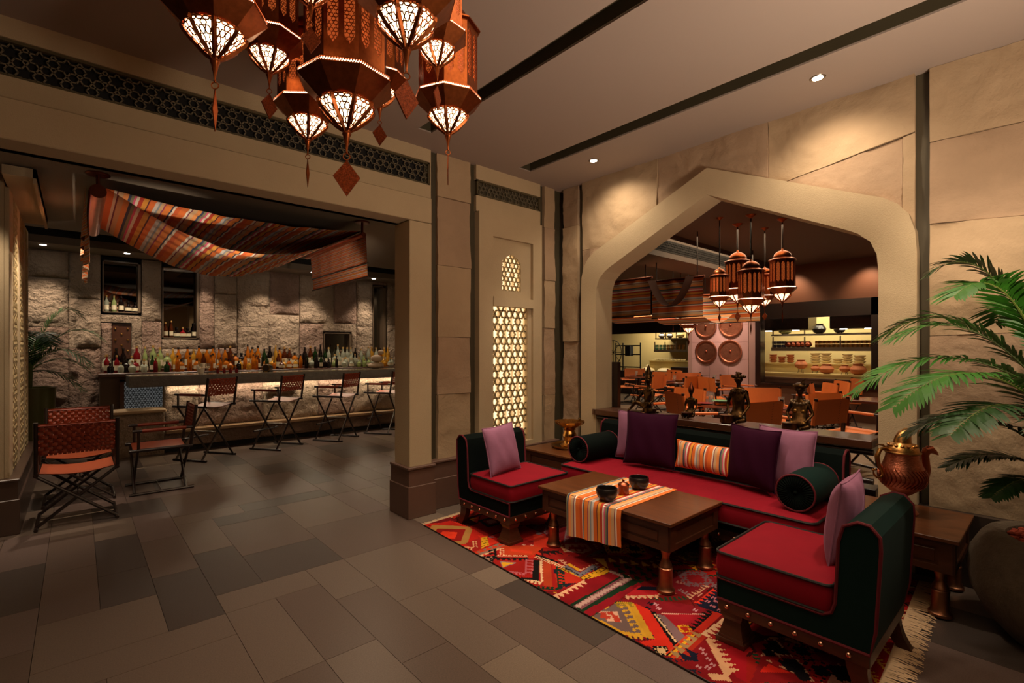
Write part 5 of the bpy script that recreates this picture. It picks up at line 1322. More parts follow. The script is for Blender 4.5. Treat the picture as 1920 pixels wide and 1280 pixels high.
obj('tight_swag', MB().grid(swag(.085, .1), 90, 40), M_cv, t)
def hang(x, ztop, zbot, dx, k):
    def fn(u, v):
        z = ztop + (zbot - ztop) * u; y = Y0 + .02 + (Y1 - Y0 - .04) * v
        return (x + dx * u + .022 * math.sin(v * 21 + k) * u, y, z)
    return fn
obj('left_drop', MB().grid(hang(XL - .06, 2.79, 2.20, -.01, 1), 24, 60), M_cv, t)
obj('left_drop', MB().grid(hang(XL - .078, 2.80, 2.42, -.005, 2), 24, 60), M_cv, t)
rd = obj('right_drop', MB().grid(lambda u, v: (XRr + .035 + .02 * u + .003 * math.sin(v * 30), Y0 + .02 + (Y1 - Y0 - .04) * v, 2.80 - u * .33), 24, 40), M_cv, t)
rd2 = obj('right_drop', MB().grid(lambda u, v: (XRr + .055 + .02 * u, Y0 + .04 + (Y1 - Y0 - .04) * v, 2.78 - u * .46), 24, 40), M_cv, t)
obj('bottom_batten', MB().tube([(XRr + .078, Y0 + .02, 2.318), (XRr + .078, Y1 + .03, 2.318)], .010, 7), M_woodd, t)
obj('bottom_batten', MB().tube([(XRr + .058, Y0 + .0, 2.468), (XRr + .058, Y1 + .0, 2.468)], .008, 7), M_woodd, t)

# ================================================================== BOTTLES
BOTS = {'tall': [(.033, 0), (.036, .006), (.036, .17), (.03, .195), (.014, .225), (.0125, .275), (0, .275)], 'squat': [(.042, 0), (.047, .006), (.047, .10), (.04, .125), (.016, .145), (.015, .175), (0, .175)],
        'slim': [(.027, 0), (.029, .006), (.029, .19), (.02, .225), (.011, .25), (.011, .305), (0, .305)], 'round': [(.03, 0), (.05, .03), (.056, .065), (.05, .10), (.022, .125), (.013, .14), (.013, .185), (0, .185)]}
GLS = {'amber': ('C8701A', .12), 'gold': ('D8A038', .1), 'dark': ('140C0A', .12), 'green': ('1E3A18', .1), 'clear': ('B8BCA8', .08), 'red': ('6A1418', .12), 'pale': ('A8B878', .1), 'brown': ('5A2810', .12)}
BT = {}
def bottle(shape, col):
    k = (shape, col)
    if k in BT: return BT[k]
    c, r = GLS[col]; m = mat('bottle_' + col, c, r, trans=.55 if col not in ('dark', 'red') else .1, ior=1.3)
    P = BOTS[shape]; b = MB().lathe(P, 14); h = P[-1][1]; rn = P[-2][0]; me = []
    t = bpy.data.objects.new('bottle', None)
    bo = obj('glass_body', b, m); cp = obj('cap', MB().lathe([(rn + .002, h - .012), (rn + .003, h + .018), (0, h + .02)], 10), mat('bottle_cap_' + ('a' if col in ('dark', 'amber', 'green') else 'b'), '14100E' if col in ('dark', 'amber', 'green') else 'B08A50', .35), None)
    rb = P[2][0] if shape != 'round' else .0555; z0, z1 = (.04, .12) if shape in ('tall', 'slim') else (.03, .085)
    lb = obj('paper_label', MB().lathe([(rb + .0012, z0), (rb + .0012, z1)], 14, caps=False), mat('paper_label_' + ('dk' if col in ('clear', 'pale') else 'lt'), '2A2420' if col == 'pale' else 'C8BCA0', .7))
    data = [(o.name.split('.')[0], o.data) for o in (bo, cp, lb)]
    for o in (bo, cp, lb): bpy.data.objects.remove(o)
    bpy.data.objects.remove(t); BT[k] = data; return data
def put_bottle(shape, col, x, y, z, label, group, s=1., lab=True):
    t = thing('bottle', label, 'bottle', (x, y, z), random.uniform(-.6, .6) + 2.6, group); t.scale = (s, s, s)
    for nm, d_ in bottle(shape, col)[:3 if lab else 2]:
        o = bpy.data.objects.new(nm, d_); C.objects.link(o); o.parent = t
def seqcol(x, rear):
    if x < .75: return ['dark', 'dark', 'red', 'brown', 'dark', 'clear'][random.randrange(6)]
    if x < 1.1: return ['pale', 'green', 'clear', 'dark', 'pale', 'red'][random.randrange(6)]
    if x < 2.0: return ['amber', 'amber', 'gold', 'brown', 'amber'][random.randrange(5)]
    if x < 3.1: return ['dark', 'amber', 'green', 'gold', 'amber', 'brown', 'amber', 'gold'][random.randrange(8)]
    if x < 3.7: return ['dark', 'clear', 'dark', 'brown', 'dark', 'green'][random.randrange(6)]
    if x < 4.5: return ['clear', 'clear', 'pale', 'clear', 'dark'][random.randrange(5)]
    return ['gold', 'gold', 'amber', 'clear'][random.randrange(4)]
random.seed(21)
ORD = ('first', 'second', 'third', 'fourth', 'fifth', 'sixth', 'seventh', 'eighth', 'ninth', 'tenth', 'eleventh', 'twelfth', 'thirteenth', 'fourteenth', 'fifteenth', 'sixteenth'); CNT = {}
def nth(key): CNT[key] = CNT.get(key, 0) + 1; return ORD[min(15, CNT[key] - 1)]
CN = {'amber': 'amber whisky', 'gold': 'golden yellow', 'dark': 'very dark', 'green': 'green glass', 'clear': 'clear glass', 'red': 'deep red', 'pale': 'pale green', 'brown': 'brown glass'}
SN = {'tall': 'tall', 'squat': 'squat', 'slim': 'slim', 'round': 'round bellied'}
def zone(x): return 'left third' if x < 1.9 else 'middle' if x < 3.4 else 'right third'
for row, (y, z, n_) in enumerate(((9.53, 1.20, 52), (9.37, 1.155, 46), (9.17, 1.155, 34))):
    for k in range(n_):
        x = .34 + (4.95 - .34) * (k + random.uniform(-.2, .2)) / (n_ - 1)
        if 2.75 < x < 3.05 and row == 2: continue
        c_ = seqcol(x, row); sh = random.choice(('tall', 'tall', 'slim', 'squat', 'tall')) if row == 0 else random.choice(('squat', 'tall', 'squat', 'round', 'tall'))
        lab_ = random.random() < (.7, .5, .35)[row]; s_ = random.uniform(.92, 1.12) * (1.12 if row == 0 else .95 if row == 1 else .8)
        rn_ = ('rear', 'middle', 'front')[row]
        put_bottle(sh, c_, x, y + random.uniform(-.01, .01), z, '%s %s %s bottle from the left, %s row of the back bar' % (nth((sh, c_, row)), SN[sh], CN[c_], rn_), 'bottles in the %s row of the back bar' % rn_, s_, lab_)
x0, x1, z0, z1 = NR['n1']
for k, (sh, c_, lab) in enumerate((('tall', 'clear', 'clear bottle at the left of the upper left niche'), ('tall', 'pale', 'pale bottle second from the left in the upper left niche'), ('tall', 'dark', 'dark bottle with white label in the middle of the upper left niche'), ('round', 'dark', 'round dark bottle second from the right in the upper left niche'), ('squat', 'dark', 'squat dark bottle at the right of the upper left niche'))):
    put_bottle(sh, c_, x0 + .05 + (x1 - x0 - .11) * k / 4, YW + .06, z0 + .015, lab, None, .85)
x0, x1, z0, z1 = NR['n2']
for k, (sh, c_, lab) in enumerate((('tall', 'brown', 'brown bottle at the left of the tall niche'), ('slim', 'brown', 'slim brown bottle second from the left in the tall niche'), ('round', 'dark', 'round dark bottle third from the left in the tall niche'), ('round', 'red', 'round deep red bottle fourth from the left in the tall niche'), ('squat', 'dark', 'squat dark bottle second from the right in the tall niche'), ('tall', 'dark', 'dark bottle at the right of the tall niche'))):
    put_bottle(sh, c_, x0 + .05 + (x1 - x0 - .11) * k / 5, YW + .06, z0 + .015, lab, None, .85)
# things on the bar counter
p = at(384, 691, Z=1.138)
t = thing('mortar', 'small white mortar with a leaning pestle on the bar counter', 'mortar', (1.37, 8.5, 1.138)); obj('cup', MB().lathe([(.03, 0), (.035, .01), (.05, .06), (.052, .08), (.045, .08), (.03, .02), (0, .02)], 18), M_white, t); obj('pestle', MB().tube([(0, 0, .03), (-.05, 0, .13)], [.012, .016], 8), M_white, t)
t = thing('barrel', 'small dark wooden tabletop barrel lying on the bar', 'barrel', (2.32, 8.6, 1.20), -.6)
obj('staves', MB().tube([(0, -.10, 0), (0, -.05, 0), (0, 0, 0), (0, .05, 0), (0, .10, 0)], [.05, .062, .066, .062, .05], 20), M_woodd, t); obj('hoop', MB().tube([(.056 * math.cos(a * PI / 10), -.09, .056 * math.sin(a * PI / 10)) for a in range(20)], .006, 5, closed=True), M_brass, t); obj('cradle', MB().box((-.05, -.08, -.062), (.05, .08, -.045)), M_woodd, t, False)
for k, (x, lab) in enumerate(((1.48, 'stemmed glass on the bar counter, left one of the pair'), (1.58, 'stemmed glass on the bar counter, right one of the pair'))):
    t = thing('wine_glass', lab, 'glass', (x - .1 + .0, 8.62, 1.138)); obj('glass', MB().lathe([(.03, 0), (.004, .006), (.004, .06), (.03, .08), (.036, .11), (.032, .15), (.030, .15), (.034, .11), (0, .075)], 16), mat('thin_glass', 'E8E8E0', .05, trans=.9, ior=1.2), t)
for k in range(4):
    t = thing('dasher_bottle', nth('dash') + ' small red dasher bottle from the left on the bar counter near the mortar', 'bottle', (1.60 + k * .085, 8.55, 1.138), 0, 'dasher bottles on the bar'); obj('glass_body', MB().lathe([(.02, 0), (.022, .004), (.022, .045), (.008, .06), (.007, .08), (0, .08)], 12), mat('bottle_red', '6A1418', .12), t); obj('cap', MB().lathe([(.009, .078), (.009, .095), (0, .097)], 8), M_brass, t)
for k, (dx, z, r, sc, lab) in enumerate(((0, 0, .16, (1, .8, .36), 'broad flat pale stone at the bottom of the stack on the right of the bar'), (.02, .115, .12, (1, .8, .62), 'rounded pale boulder in the middle of the stone stack on the bar'), (.10, .26, .06, (1, 1, .8), 'small pale pebble on top of the stone stack on the bar'))):
    one('boulder', MB().ball((0, 0, 0), r, 16, 10, sc), mat('pale_boulder', 'B09A84', .85, var=.15, vs=8, bump=.3, bs=30), lab, 'stone', loc=(4.28 + dx, 8.75, 1.138 + z + r * sc[2]))
t = thing('planter', 'green planter with a dark palm beside the rough wall at the far left', 'planter', (-.48, 9.0, 0)); obj('vase', MB().lathe([(.14, 0), (.2, .2), (.26, .75), (.27, 1.0), (.24, 1.0), (.2, .8), (0, .8)], 28), mat('green_glaze', '4A4A1E', .3), t)
t = thing('palm', 'dark feathery palm standing against the rough stone wall at the far left', 'plant', (-.48, 9.0, .85)); obj('stems', MB().tube([(0, 0, -.05), (.02, 0, .5)], .03, 8), M_stem, t)
random.seed(5)
for az, ln_, ri, dr in ((-.1, .85, .65, .2), (-.5, .75, .4, .3), (.1, .7, .25, .3), (.2, .6, .9, .1), (2.9, .7, .5, .3), (4.4, .8, .5, .2), (-1.2, .7, .6, .2), (-.3, .6, .05, .3), (1.2, .4, .5, .1)):
    frond(t, (0, 0, .35), az, ln_, ri, dr, M_leafd, 22, .26, .1)
# ================================================================== STATUES ON THE SILL
def figure(name, label, u, v, joints, radii, edges, s=1., rz=0, x=None):
    """one continuous seated figure grown by a skin modifier"""
    p = at(u, v, X=4.36 if x is None else x)
    t = thing(name, label, 'statue', (p.x, p.y, .855), rz); t.scale = (s, s, s)
    names = list(joints); me = bpy.data.meshes.new('body'); me.from_pydata([joints[k] for k in names], [(names.index(a), names.index(b)) for a, b in edges], [])
    o = bpy.data.objects.new('body', me); C.objects.link(o); o.parent = t
    sk = o.modifiers.new('skin', 'SKIN'); sk.use_smooth_shade = True; ss = o.modifiers.new('sub', 'SUBSURF'); ss.levels = 2; ss.render_levels = 2
    for i, k in enumerate(names): r_ = radii[k] if isinstance(radii[k], tuple) else (radii[k], radii[k]); me.skin_vertices[0].data[i].radius = (r_[0] * 1.22, r_[1] * 1.22)
    me.skin_vertices[0].data[0].use_root = True
    me.materials.append(M_bronze)
    return t
def seated(kind):
    # local frame: facing -x (towards the lounge), y is sideways, z up, sitting on z=0
    J = {'pelvis': (0, 0, .035), 'waist': (0, 0, .085), 'chest': (0, 0, .155), 'neck': (0, 0, .20), 'neck2': (-.002, 0, .235), 'head': (-.006, 0, .262), 'crown': (0, 0, .285)}
    Rr = {'pelvis': (.036, .030), 'waist': .024, 'chest': (.033, .026), 'neck': .012, 'neck2': .011, 'head': .027, 'crown': .019}
    Ed = [('pelvis', 'waist'), ('waist', 'chest'), ('chest', 'neck'), ('neck', 'neck2'), ('neck2', 'head'), ('head', 'crown')]
    for s, q in ((1, 'l'), (-1, 'r')):
        J['sh' + q] = (0, s * .046, .175); J['el' + q] = (-.01, s * .062, .11); J['wr' + q] = (-.055, s * .045, .065); J['hand' + q] = (-.068, s * .034, .058)
        J['kn' + q] = (-.075, s * .065, .03); J['an' + q] = (-.085, s * -.0 + s * .01, .014); J['toe' + q] = (-.11, s * .02, .010)
        Rr.update({'sh' + q: .013, 'el' + q: .0085, 'wr' + q: .0065, 'hand' + q: .009, 'kn' + q: .014, 'an' + q: .009, 'toe' + q: .007})
        Ed += [('chest', 'sh' + q), ('sh' + q, 'el' + q), ('el' + q, 'wr' + q), ('wr' + q, 'hand' + q), ('pelvis', 'kn' + q), ('kn' + q, 'an' + q), ('an' + q, 'toe' + q)]
    return J, Rr, Ed
def beads(t, z, r, n_, rb, m=M_brass, zd=0):
    mb = MB()
    for k in range(n_):
        a = 2 * PI * k / n_; mb.ball((r * 1.0 * math.cos(a) - .002, r * 1.25 * math.sin(a), z - zd * (math.cos(a) < 0) * abs(math.cos(a))), rb, 7, 5)
    obj('bead_collar', mb, m, t)
def face(t, z=.262, x=-.029):
    mb = MB(); mb.ball((x - .001, 0, z), .005, 7, 5, (1.2, .8, 1.3)).ball((x + .002, .009, z + .006), .0035, 7, 5).ball((x + .002, -.009, z + .006), .0035, 7, 5).ball((x + .001, 0, z - .010), .004, 7, 5, (.8, 1.6, .6))
    for s in (-1, 1): mb.ball((x + .026, s * .025, z), .006, 7, 5, (.6, .7, 1.5))
    obj('face', mb, M_bronze, t)
def fingers(t, J, q, s):
    h = Vector(J['hand' + q]); mb = MB()
    for k in range(4): y = (k - 1.5) * .0045; mb.tube([h + Vector((-.002, y, .004)), h + Vector((-.012, y * 1.3, .002)), h + Vector((-.017 + abs(k - 1.5) * .0015, y * 1.4, -.006))], [.0027, .0024, .0018], 5)
    mb.tube([h + Vector((.002, -s * .007, 0)), h + Vector((-.006, -s * .012, -.002))], [.0028, .002], 5); obj('fingers', mb, M_brass, t)
base = M_brass
# 1: woman leaning, knee raised, cone of hair
J, Rr, Ed = seated(0); J['knl'] = (-.05, .09, .085); J['anl'] = (-.07, .13, .03); J['toel'] = (-.10, .135, .01); J['ell'] = (-.02, .085, .12); J['wrl'] = (-.04, .10, .085); J['handl'] = (-.05, .105, .08); J['knr'] = (-.075, -.085, .09); J['anr'] = (-.085, -.03, .03)
t = figure('statue', 'dark bronze seated figure with tall cone of hair, leftmost on the sill', 1216, 775, J, Rr, Ed, 1.25, -.2)
obj('headdress', MB().lathe([(.022, .27), (.03, .285), (.024, .30), (.018, .33), (.020, .345), (.012, .37), (.003, .39)], 14), M_bronze, t); beads(t, .195, .030, 20, .006, M_bronze, .01); face(t); fingers(t, J, 'l', 1); fingers(t, J, 'r', -1)
obj('drum', MB().lathe([(.03, 0), (.045, .01), (.05, .03), (.045, .05), (.03, .055), (0, .055)], 18, (-.075, -.09, 0)), M_bronze, t); obj('cushion_base', MB().box((-.11, -.07, 0), (.05, .09, .014), .005), M_bronze, t)
# 2: slim figure holding a tray
J, Rr, Ed = seated(1)
t = figure('statue', 'small slim bronze figure with pointed cap holding a tray on the sill', 1296, 783, J, Rr, Ed, .95, 0)
obj('headdress', MB().lathe([(.026, .265), (.032, .28), (.028, .295), (.016, .315), (.006, .345), (.002, .355)], 14), M_copperd, t); beads(t, .192, .028, 22, .004, M_brass, .012); face(t); fingers(t, J, 'l', 1); fingers(t, J, 'r', -1)
obj('tray', MB().lathe([(.0, 0), (.052, .0), (.058, .006), (.05, .008), (0, .006)], 24, (-.085, 0, .052)), M_copperd, t); mb = MB(); [mb.tube([(-.085 + a, b, 0), (-.085 + a, b, .052)], .006, 6) for a, b in ((-.03, .03), (-.03, -.03), (.03, .0))]; obj('tray_legs', mb, M_bronze, t)
# 3: tall long bodied figure with broad curled hair
J, Rr, Ed = seated(2)
for k in list(J):
    a = J[k]; 
    if k in ('chest', 'neck', 'neck2', 'head', 'crown', 'shl', 'shr'): J[k] = (a[0], a[1], a[2] + .035)
    if k in ('ell', 'elr'): J[k] = (a[0], a[1] * 1.15, a[2] + .012)
Rr['waist'] = .032; Rr['chest'] = (.037, .033)
t = figure('statue', 'tall bronze figure with flat curled hair and petal collar on the sill', 1385, 790, J, Rr, Ed, 1.28, .1)
mb = MB(); 
for k in range(11):
    a = k * 2 * PI / 11; mb.ball((.018 * math.cos(a), .036 * math.sin(a), .318), .015, 8, 6, (1, 1, .8))
mb.ball((0, 0, .335), .016, 8, 6).ball((0, .014, .345), .007, 7, 5).ball((0, -.016, .34), .006, 7, 5); obj('headdress', mb, M_bronze, t)
beads(t, .222, .036, 13, .0095, M_bronze, .012); mb = MB(); mb.tube([(.027 * math.cos(a * PI / 10), .033 * math.sin(a * PI / 10), .238) for a in range(20)], .004, 6, closed=True); obj('neck_ring', mb, M_brass, t); face(t, .297); fingers(t, J, 'l', 1); fingers(t, J, 'r', -1)
obj('drum', MB().lathe([(.035, 0), (.045, .012), (.042, .05), (.046, .058), (0, .06)], 18, (-.085, .05, 0)), mat('copper_drum', '8A5A34', .35, 1, var=.5, vs=30), t)
# 4: stout figure with big bead collar beating a drum
J, Rr, Ed = seated(3); Rr['chest'] = (.04, .034); Rr['waist'] = .034; J['ell'] = (-.01, .075, .105); J['elr'] = (-.01, -.075, .105)
t = figure('statue', 'stout bronze figure with pale bead collar beating a drum, rightmost on the sill', 1500, 803, J, Rr, Ed, 1.22, .15)
mb = MB(); mb.ball((0, 0, .285), .034, 12, 8, (1, 1.25, .75)); 
for k in range(9): a = k * 2 * PI / 9; mb.ball((.02 * math.cos(a), .038 * math.sin(a), .288), .011, 7, 5)
mb.tube([(0, -.01, .30), (0, -.02, .325), (-.01, -.03, .335)], [.012, .008, .004], 7); obj('headdress', mb, M_bronze, t)
beads(t, .19, .040, 17, .0085, mat('pale_bead', '9A8468', .4, .7), .016); face(t); fingers(t, J, 'l', 1); fingers(t, J, 'r', -1)
mb = MB(); mb.ball((-.028, .022, .125), .014, 10, 7).ball((-.028, -.022, .125), .014, 10, 7); obj('breast_cups', mb, M_brass, t)
obj('drum', MB().lathe([(.03, 0), (.046, .01), (.044, .045), (.048, .052), (.03, .05), (0, .048)], 20, (-.085, .045, 0)), mat('copper_drum', '8A5A34', .35, 1, var=.5, vs=30), t)

# ================================================================== RESTAURANT FURNITURE
M_or = mat('orange_leather', 'C8682C', .5, var=.1, vs=9, bump=.08, bs=120, bd=.002)
dc = director('dining_chair', .58, .48, .47, .68, .92, .31, woven=False, M_l=M_or)
snapshot(dc)
def chair(u, vt, away, phi, label, first=[True]):
    """u and top edge of the chair back; away / towards the viewer, turned by phi degrees"""
    D = .57 * FPX / (vt - HY); p = at(u, vt, D=D); th = math.atan2(p.y, p.x); f_ = th + (0 if away else PI) + math.radians(phi); rz = f_ - PI / 2
    loc = (p.x + math.cos(f_) * .28, p.y + math.sin(f_) * .28, 0)
    if first[0]: dc.location = loc; dc.rotation_euler = (0, 0, rz); dc['label'] = label; dc['group'] = 'orange leather dining chairs'; first[0] = False; return dc
    return dup(dc, loc, rz, label, 'orange leather dining chairs')
CH_ = [(1430, 751.6, 1, 52, 'orange leather dining chair just right of the tall statue, back towards us'),
       (1423, 725.5, 0, 15, 'orange leather dining chair facing us beyond the glasses, behind the tall statue'),
       (1558, 746.7, 1, 58, 'orange leather dining chair with stitched seam right of the stout statue, back towards us'),
       (1547, 736, 0, 50, 'orange leather dining chair with its seat visible beyond the stitched one'),
       (1521, 718.7, 0, 84, 'orange leather dining chair seen edge on behind the stout statue'),
       (1556, 717, 0, -70, 'orange leather dining chair, left one of the pair below the kitchen window'),
       (1578, 713, 0, -68, 'orange leather dining chair, right one of the pair below the kitchen window'),
       (1606, 709.5, 0, -72, 'orange leather dining chair at the far right below the kitchen window'),
       (1292, 726.4, 0, -45, 'orange leather dining chair directly behind the slim statue'),
       (1266, 735, 1, -68, 'orange leather dining chair with a dark seam, left of the slim statue'),
       (1300, 705, 1, 58, 'orange leather dining chair, left one of the two behind the slim statue head'),
       (1324, 706, 1, -58, 'orange leather dining chair, right one of the two behind the slim statue head'),
       (1367, 701.5, 0, 55, 'orange leather dining chair under the lower right copper tray'),
       (1290, 697.8, 0, 10, 'orange leather dining chair facing us left of the tray wall'),
       (1264, 692.8, 0, -50, 'orange leather dining chair far back near the cream counter'),
       (1241, 696.5, 0, -40, 'orange leather dining chair right of the first statue head'),
       (1236, 703, 1, 62, 'orange leather dining chair in shadow beside the first statue'),
       (1190, 689.8, 0, 0, 'orange leather dining chair at the far side of the leftmost table'),
       (1155, 693.5, 1, -75, 'orange leather dining chair at the near left of the leftmost table')]
for c_ in CH_: chair(*c_)
M_tt = mat('restaurant_table_top', '6A3420', .25, var=.2, vs=6, coat=.4)
def rtable(u, v, D, r, label, rect=False):
    p = at(u, v, D=D); t = thing('dining_table', label, 'table', (p.x, p.y, 0)); 
    if rect: obj('top', MB().box((-.36, -.42, .71), (.36, .42, .75), .004), M_tt, t, False)
    else: obj('top', MB().lathe([(r, .715), (r + .01, .73), (r, .75), (0, .75)], 36), M_tt, t)
    if rect:
        for s in (-1, 1): obj('leg', MB().lathe([(.07, 0), (.065, .03), (.06, .70)], 20, (-.1, s * .28, 0)), M_copper, t)
    else: obj('column', MB().lathe([(.24, 0), (.24, .02), (.05, .05), (.04, .65), (.1, .715)], 20), M_woodd, t)
    return p
def tb(u, v, r, label, rect=False): return rtable(u, v, .75 * FPX / (v - HY), r, label, rect)
T1 = tb(1344, 757, .25, 'round dark dining table set with brass bowls behind the statues')
T2 = tb(1480, 767, .21, 'round dark dining table partly hidden by the stout statue')
T3 = tb(1628, 748, .5, 'dark dining table on copper legs at the right end of the arch', True)
T4 = tb(1270, 715, .32, 'round dark dining table in the middle distance, left of the tray wall')
T5 = tb(1197, 705, .36, 'round dark dining table far left near the kitchen counter')
T6 = tb(1346, 714, .26, 'round dark dining table below the copper trays')
def small(name, lab, cat, loc, prof, m, n=16, grp=None): o = one(name, MB().lathe(prof, n), m, lab, cat, grp); o.location = loc
CUP = [(.03, 0), (.035, .005), (.036, .09), (.032, .09), (.03, .01), (0, .01)]; PLT = [(.05, 0), (.11, .012), (.115, .016), (.05, .006), (0, .006)]; TUM = [(.035, 0), (.04, .14), (.036, .14), (.03, .01), (0, .01)]
Mg = mat('green_plate', '4A7A5A', .3); Mgl = mat('thin_glass', 'E8E8E0', .05, trans=.9, ior=1.2)
for nm, T_ in (('behind the tall statue', T1), ('behind the stout statue', T2), ('in the middle distance', T4), ('at the far left', T5), ('below the copper trays', T6)):
    small('plate', 'dark red plate on the round table ' + nm, 'plate', (T_.x - .12, T_.y + .1, .75), PLT, mat('red_plate', '6A1A22', .3))
    small('brass_bowl', 'low brass bowl on the round table ' + nm, 'bowl', (T_.x - .1, T_.y - .1, .75), [(.06, 0), (.085, .01), (.085, .04), (.07, .045), (0, .04)], M_brass)
    small('cup', 'dark cup on the round table ' + nm, 'cup', (T_.x + .06, T_.y - .14, .75), CUP, mat('dark_cup', '1C1E24', .3))
    small('drinking_glass', 'clear drinking glass on the round table ' + nm, 'glass', (T_.x + .08, T_.y + .12, .75), TUM, Mgl)
small('plate', 'small green plate on the brass bowl behind the slim statue', 'plate', (T1.x - .1, T1.y - .1, .797), PLT, Mg)
small('tumbler', 'tall copper tumbler on the table behind the statues', 'glass', (T1.x - .02, T1.y - .22, .75), TUM, M_copper)
small('cup', 'dark blue cup on the right table with copper legs', 'cup', (T3.x - .22, T3.y + .1, .75), CUP, mat('dark_cup', '1C1E24', .3))
small('candle_holder', 'small shiny copper candle holder on the right table', 'candle holder', (T3.x - .22, T3.y - .22, .75), [(.05, 0), (.02, .02), (.015, .08), (.04, .11), (.03, .15), (.0, .16)], M_copper)
small('plate', 'dark red plate on the right table with copper legs', 'plate', (T3.x - .1, T3.y + .38, .75), PLT, mat('red_plate', '6A1A22', .3))

# copper trays on the wall
for k, (u, v, lab) in enumerate(((1322, 612, 'upper left'), (1369, 610, 'upper right'), (1323, 659, 'lower left'), (1368, 659, 'lower right'))):
    p = at(u, v, X=XR - .05); t = thing('wall_tray', 'big round hammered copper tray on the wall, %s of the four' % lab, 'tray', (XR - .03, p.y, p.z), 0)
    mb = MB(); n_ = 40; R_ = .29
    for rr_, xx in ((0, .0), (.12, -.004), (.235, -.012), (.25, -.045), (.27, -.05), (.288, -.045), (.292, -.02), (.285, 0)):
        pass
    o = obj('dish', MB().lathe([(0, .03), (.12, .034), (.235, .028), (.25, .006), (.27, 0), (.29, .006), (.293, .02), (.285, .03)], 44), mat('tray_copper', 'D8906E', .38, 1, var=.3, vs=9, bump=.5, bs=30, bd=.01), t); o.rotation_euler = (0, PI / 2, 0); o.location = (-.03, 0, 0)
    for k_ in range(1): obj('boss', MB().ball((-.005, 0, 0), .03, 12, 8, (.35, 1, 1)), M_copper, t)
# hanging lanterns in the restaurant
for u, vb, R, D, pd, rz, lab in ((1349, 576, .145, 7.0, 1, 0, 'small copper lantern at the left of the cluster seen through the arch'), (1383, 568, .2, 7.35, 1, .3, 'large copper lantern second from left in the cluster through the arch'), (1408, 588, .193, 6.85, 0, .1, 'lowest copper lantern in the cluster seen through the arch'), (1434, 574, .155, 7.6, 1, .5, 'small copper lantern half hidden in the cluster through the arch'), (1467, 566, .195, 7.06, 0, .2, 'copper lantern at the right of the cluster seen through the arch')):
    p = at(u, vb, D=D); zr = p.z + R; snap_ = None
    t = thing('lantern', lab, 'lantern', (p.x, p.y, zr), rz, 'copper lanterns through the arch'); t.scale = (R, R, R)
    for ch in [o for o in KL]: 
        c = ch.copy(); C.objects.link(c); c.parent = t
        if ch.name.startswith('bowl_glass'): c.material_slots[0].link = 'OBJECT'; c.material_slots[0].material = mat('far_lamp_glass', 'FFD9A8', .5, emit=2.2, ecol=(1, .55, .3))
        for g2 in KS.get(ch.name, []): d_ = g2.copy(); C.objects.link(d_); d_.parent = c
    finish_lantern(t, R, zr, pd, ZC, .9)
for k, (u, vb, R) in enumerate(((1262, 608, .13), (1276, 606, .16), (1291, 625, .2), (1304, 607, .13), (1322, 604, .16))):
    D = (11.0, 11.9, 11.2, 12.0, 11.4)[k]; p = at(u, vb, D=D); zr = p.z + R
    t = thing('lantern', ('far small lantern at the left of the dim distant cluster', 'far lantern second from left in the dim distant cluster', 'lowest far lantern of the distant cluster by the trays', 'far small lantern right of the lowest one in the distant cluster', 'rightmost far lantern in front of the upper left tray')[k], 'lantern', (p.x, p.y, zr), 0, 'distant lantern cluster'); t.scale = (R, R, R)
    for ch in KL:
        c = ch.copy(); C.objects.link(c); c.parent = t
        if ch.name.startswith('bowl_glass'): c.material_slots[0].link = 'OBJECT'; c.material_slots[0].material = mat('far_lamp_glass', 'FFD9A8', .5, emit=2.2, ecol=(1, .55, .3))
        for g2 in KS.get(ch.name, []): d_ = g2.copy(); C.objects.link(d_); d_.parent = c
    finish_lantern(t, R, zr, 1, ZC, .9)
# striped cloths under the restaurant ceiling
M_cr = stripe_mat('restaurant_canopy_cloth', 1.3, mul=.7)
for k, (u0, v0, u1, v1, X_, lab) in enumerate(((1130, 532, 1220, 590, 7.4, 'striped cloth panel hanging left inside the restaurant'), (1222, 530, 1318, 592, 7.4, 'striped cloth panel hanging in the middle of the restaurant, with a dark swag'), (1300, 556, 1425, 602, 9.6, 'striped cloth panel behind the copper lantern cluster'))):
    a = at(u0, v0, X=X_); b = at(u1, v1, X=X_); t = thing('cloth_panel', lab, 'cloth', (X_, (a.y + b.y) / 2, a.z)); hw = abs(a.y - b.y) / 2; h_ = a.z - b.z
    mb = MB(); mb.grid(lambda u, v: (.015 * math.sin(v * 20), -hw + 2 * hw * v, -h_ * u + .0 * v), 20, 30); obj('cloth', mb, M_cr, t)
    if k < 2: mb = MB(); mb.grid(lambda u, v: (.05 + 1.0 * u, -hw + 2 * hw * v, -h_ - .02 + .1 * u - .12 * math.sin(PI * u)), 12, 12); obj('return_swag', mb, M_cr, t)
    obj('rod', MB().tube([(0, -hw - .03, .01), (0, hw + .03, .01)], .02, 8), M_copperd, t); obj('batten', MB().tube([(0, -hw, -h_), (0, hw, -h_)], .012, 6), M_woodd, t)
    for s in (-.8, .8): obj('hanger', MB().tube([(0, s * hw, .01), (0, s * hw, ZC - a.z)], .01, 6), M_woodd, t)
    if k == 1:
        mb = MB(); mb.grid(lambda u, v: (-.06 - .25 * v, -hw * .75 + 1.5 * hw * u, .02 - (h_ * .72) * (4 * u * (1 - u)) - .02 * v), 20, 6); obj('dark_swag', mb, mat('dark_cloth', '3A1E14', .9), t)

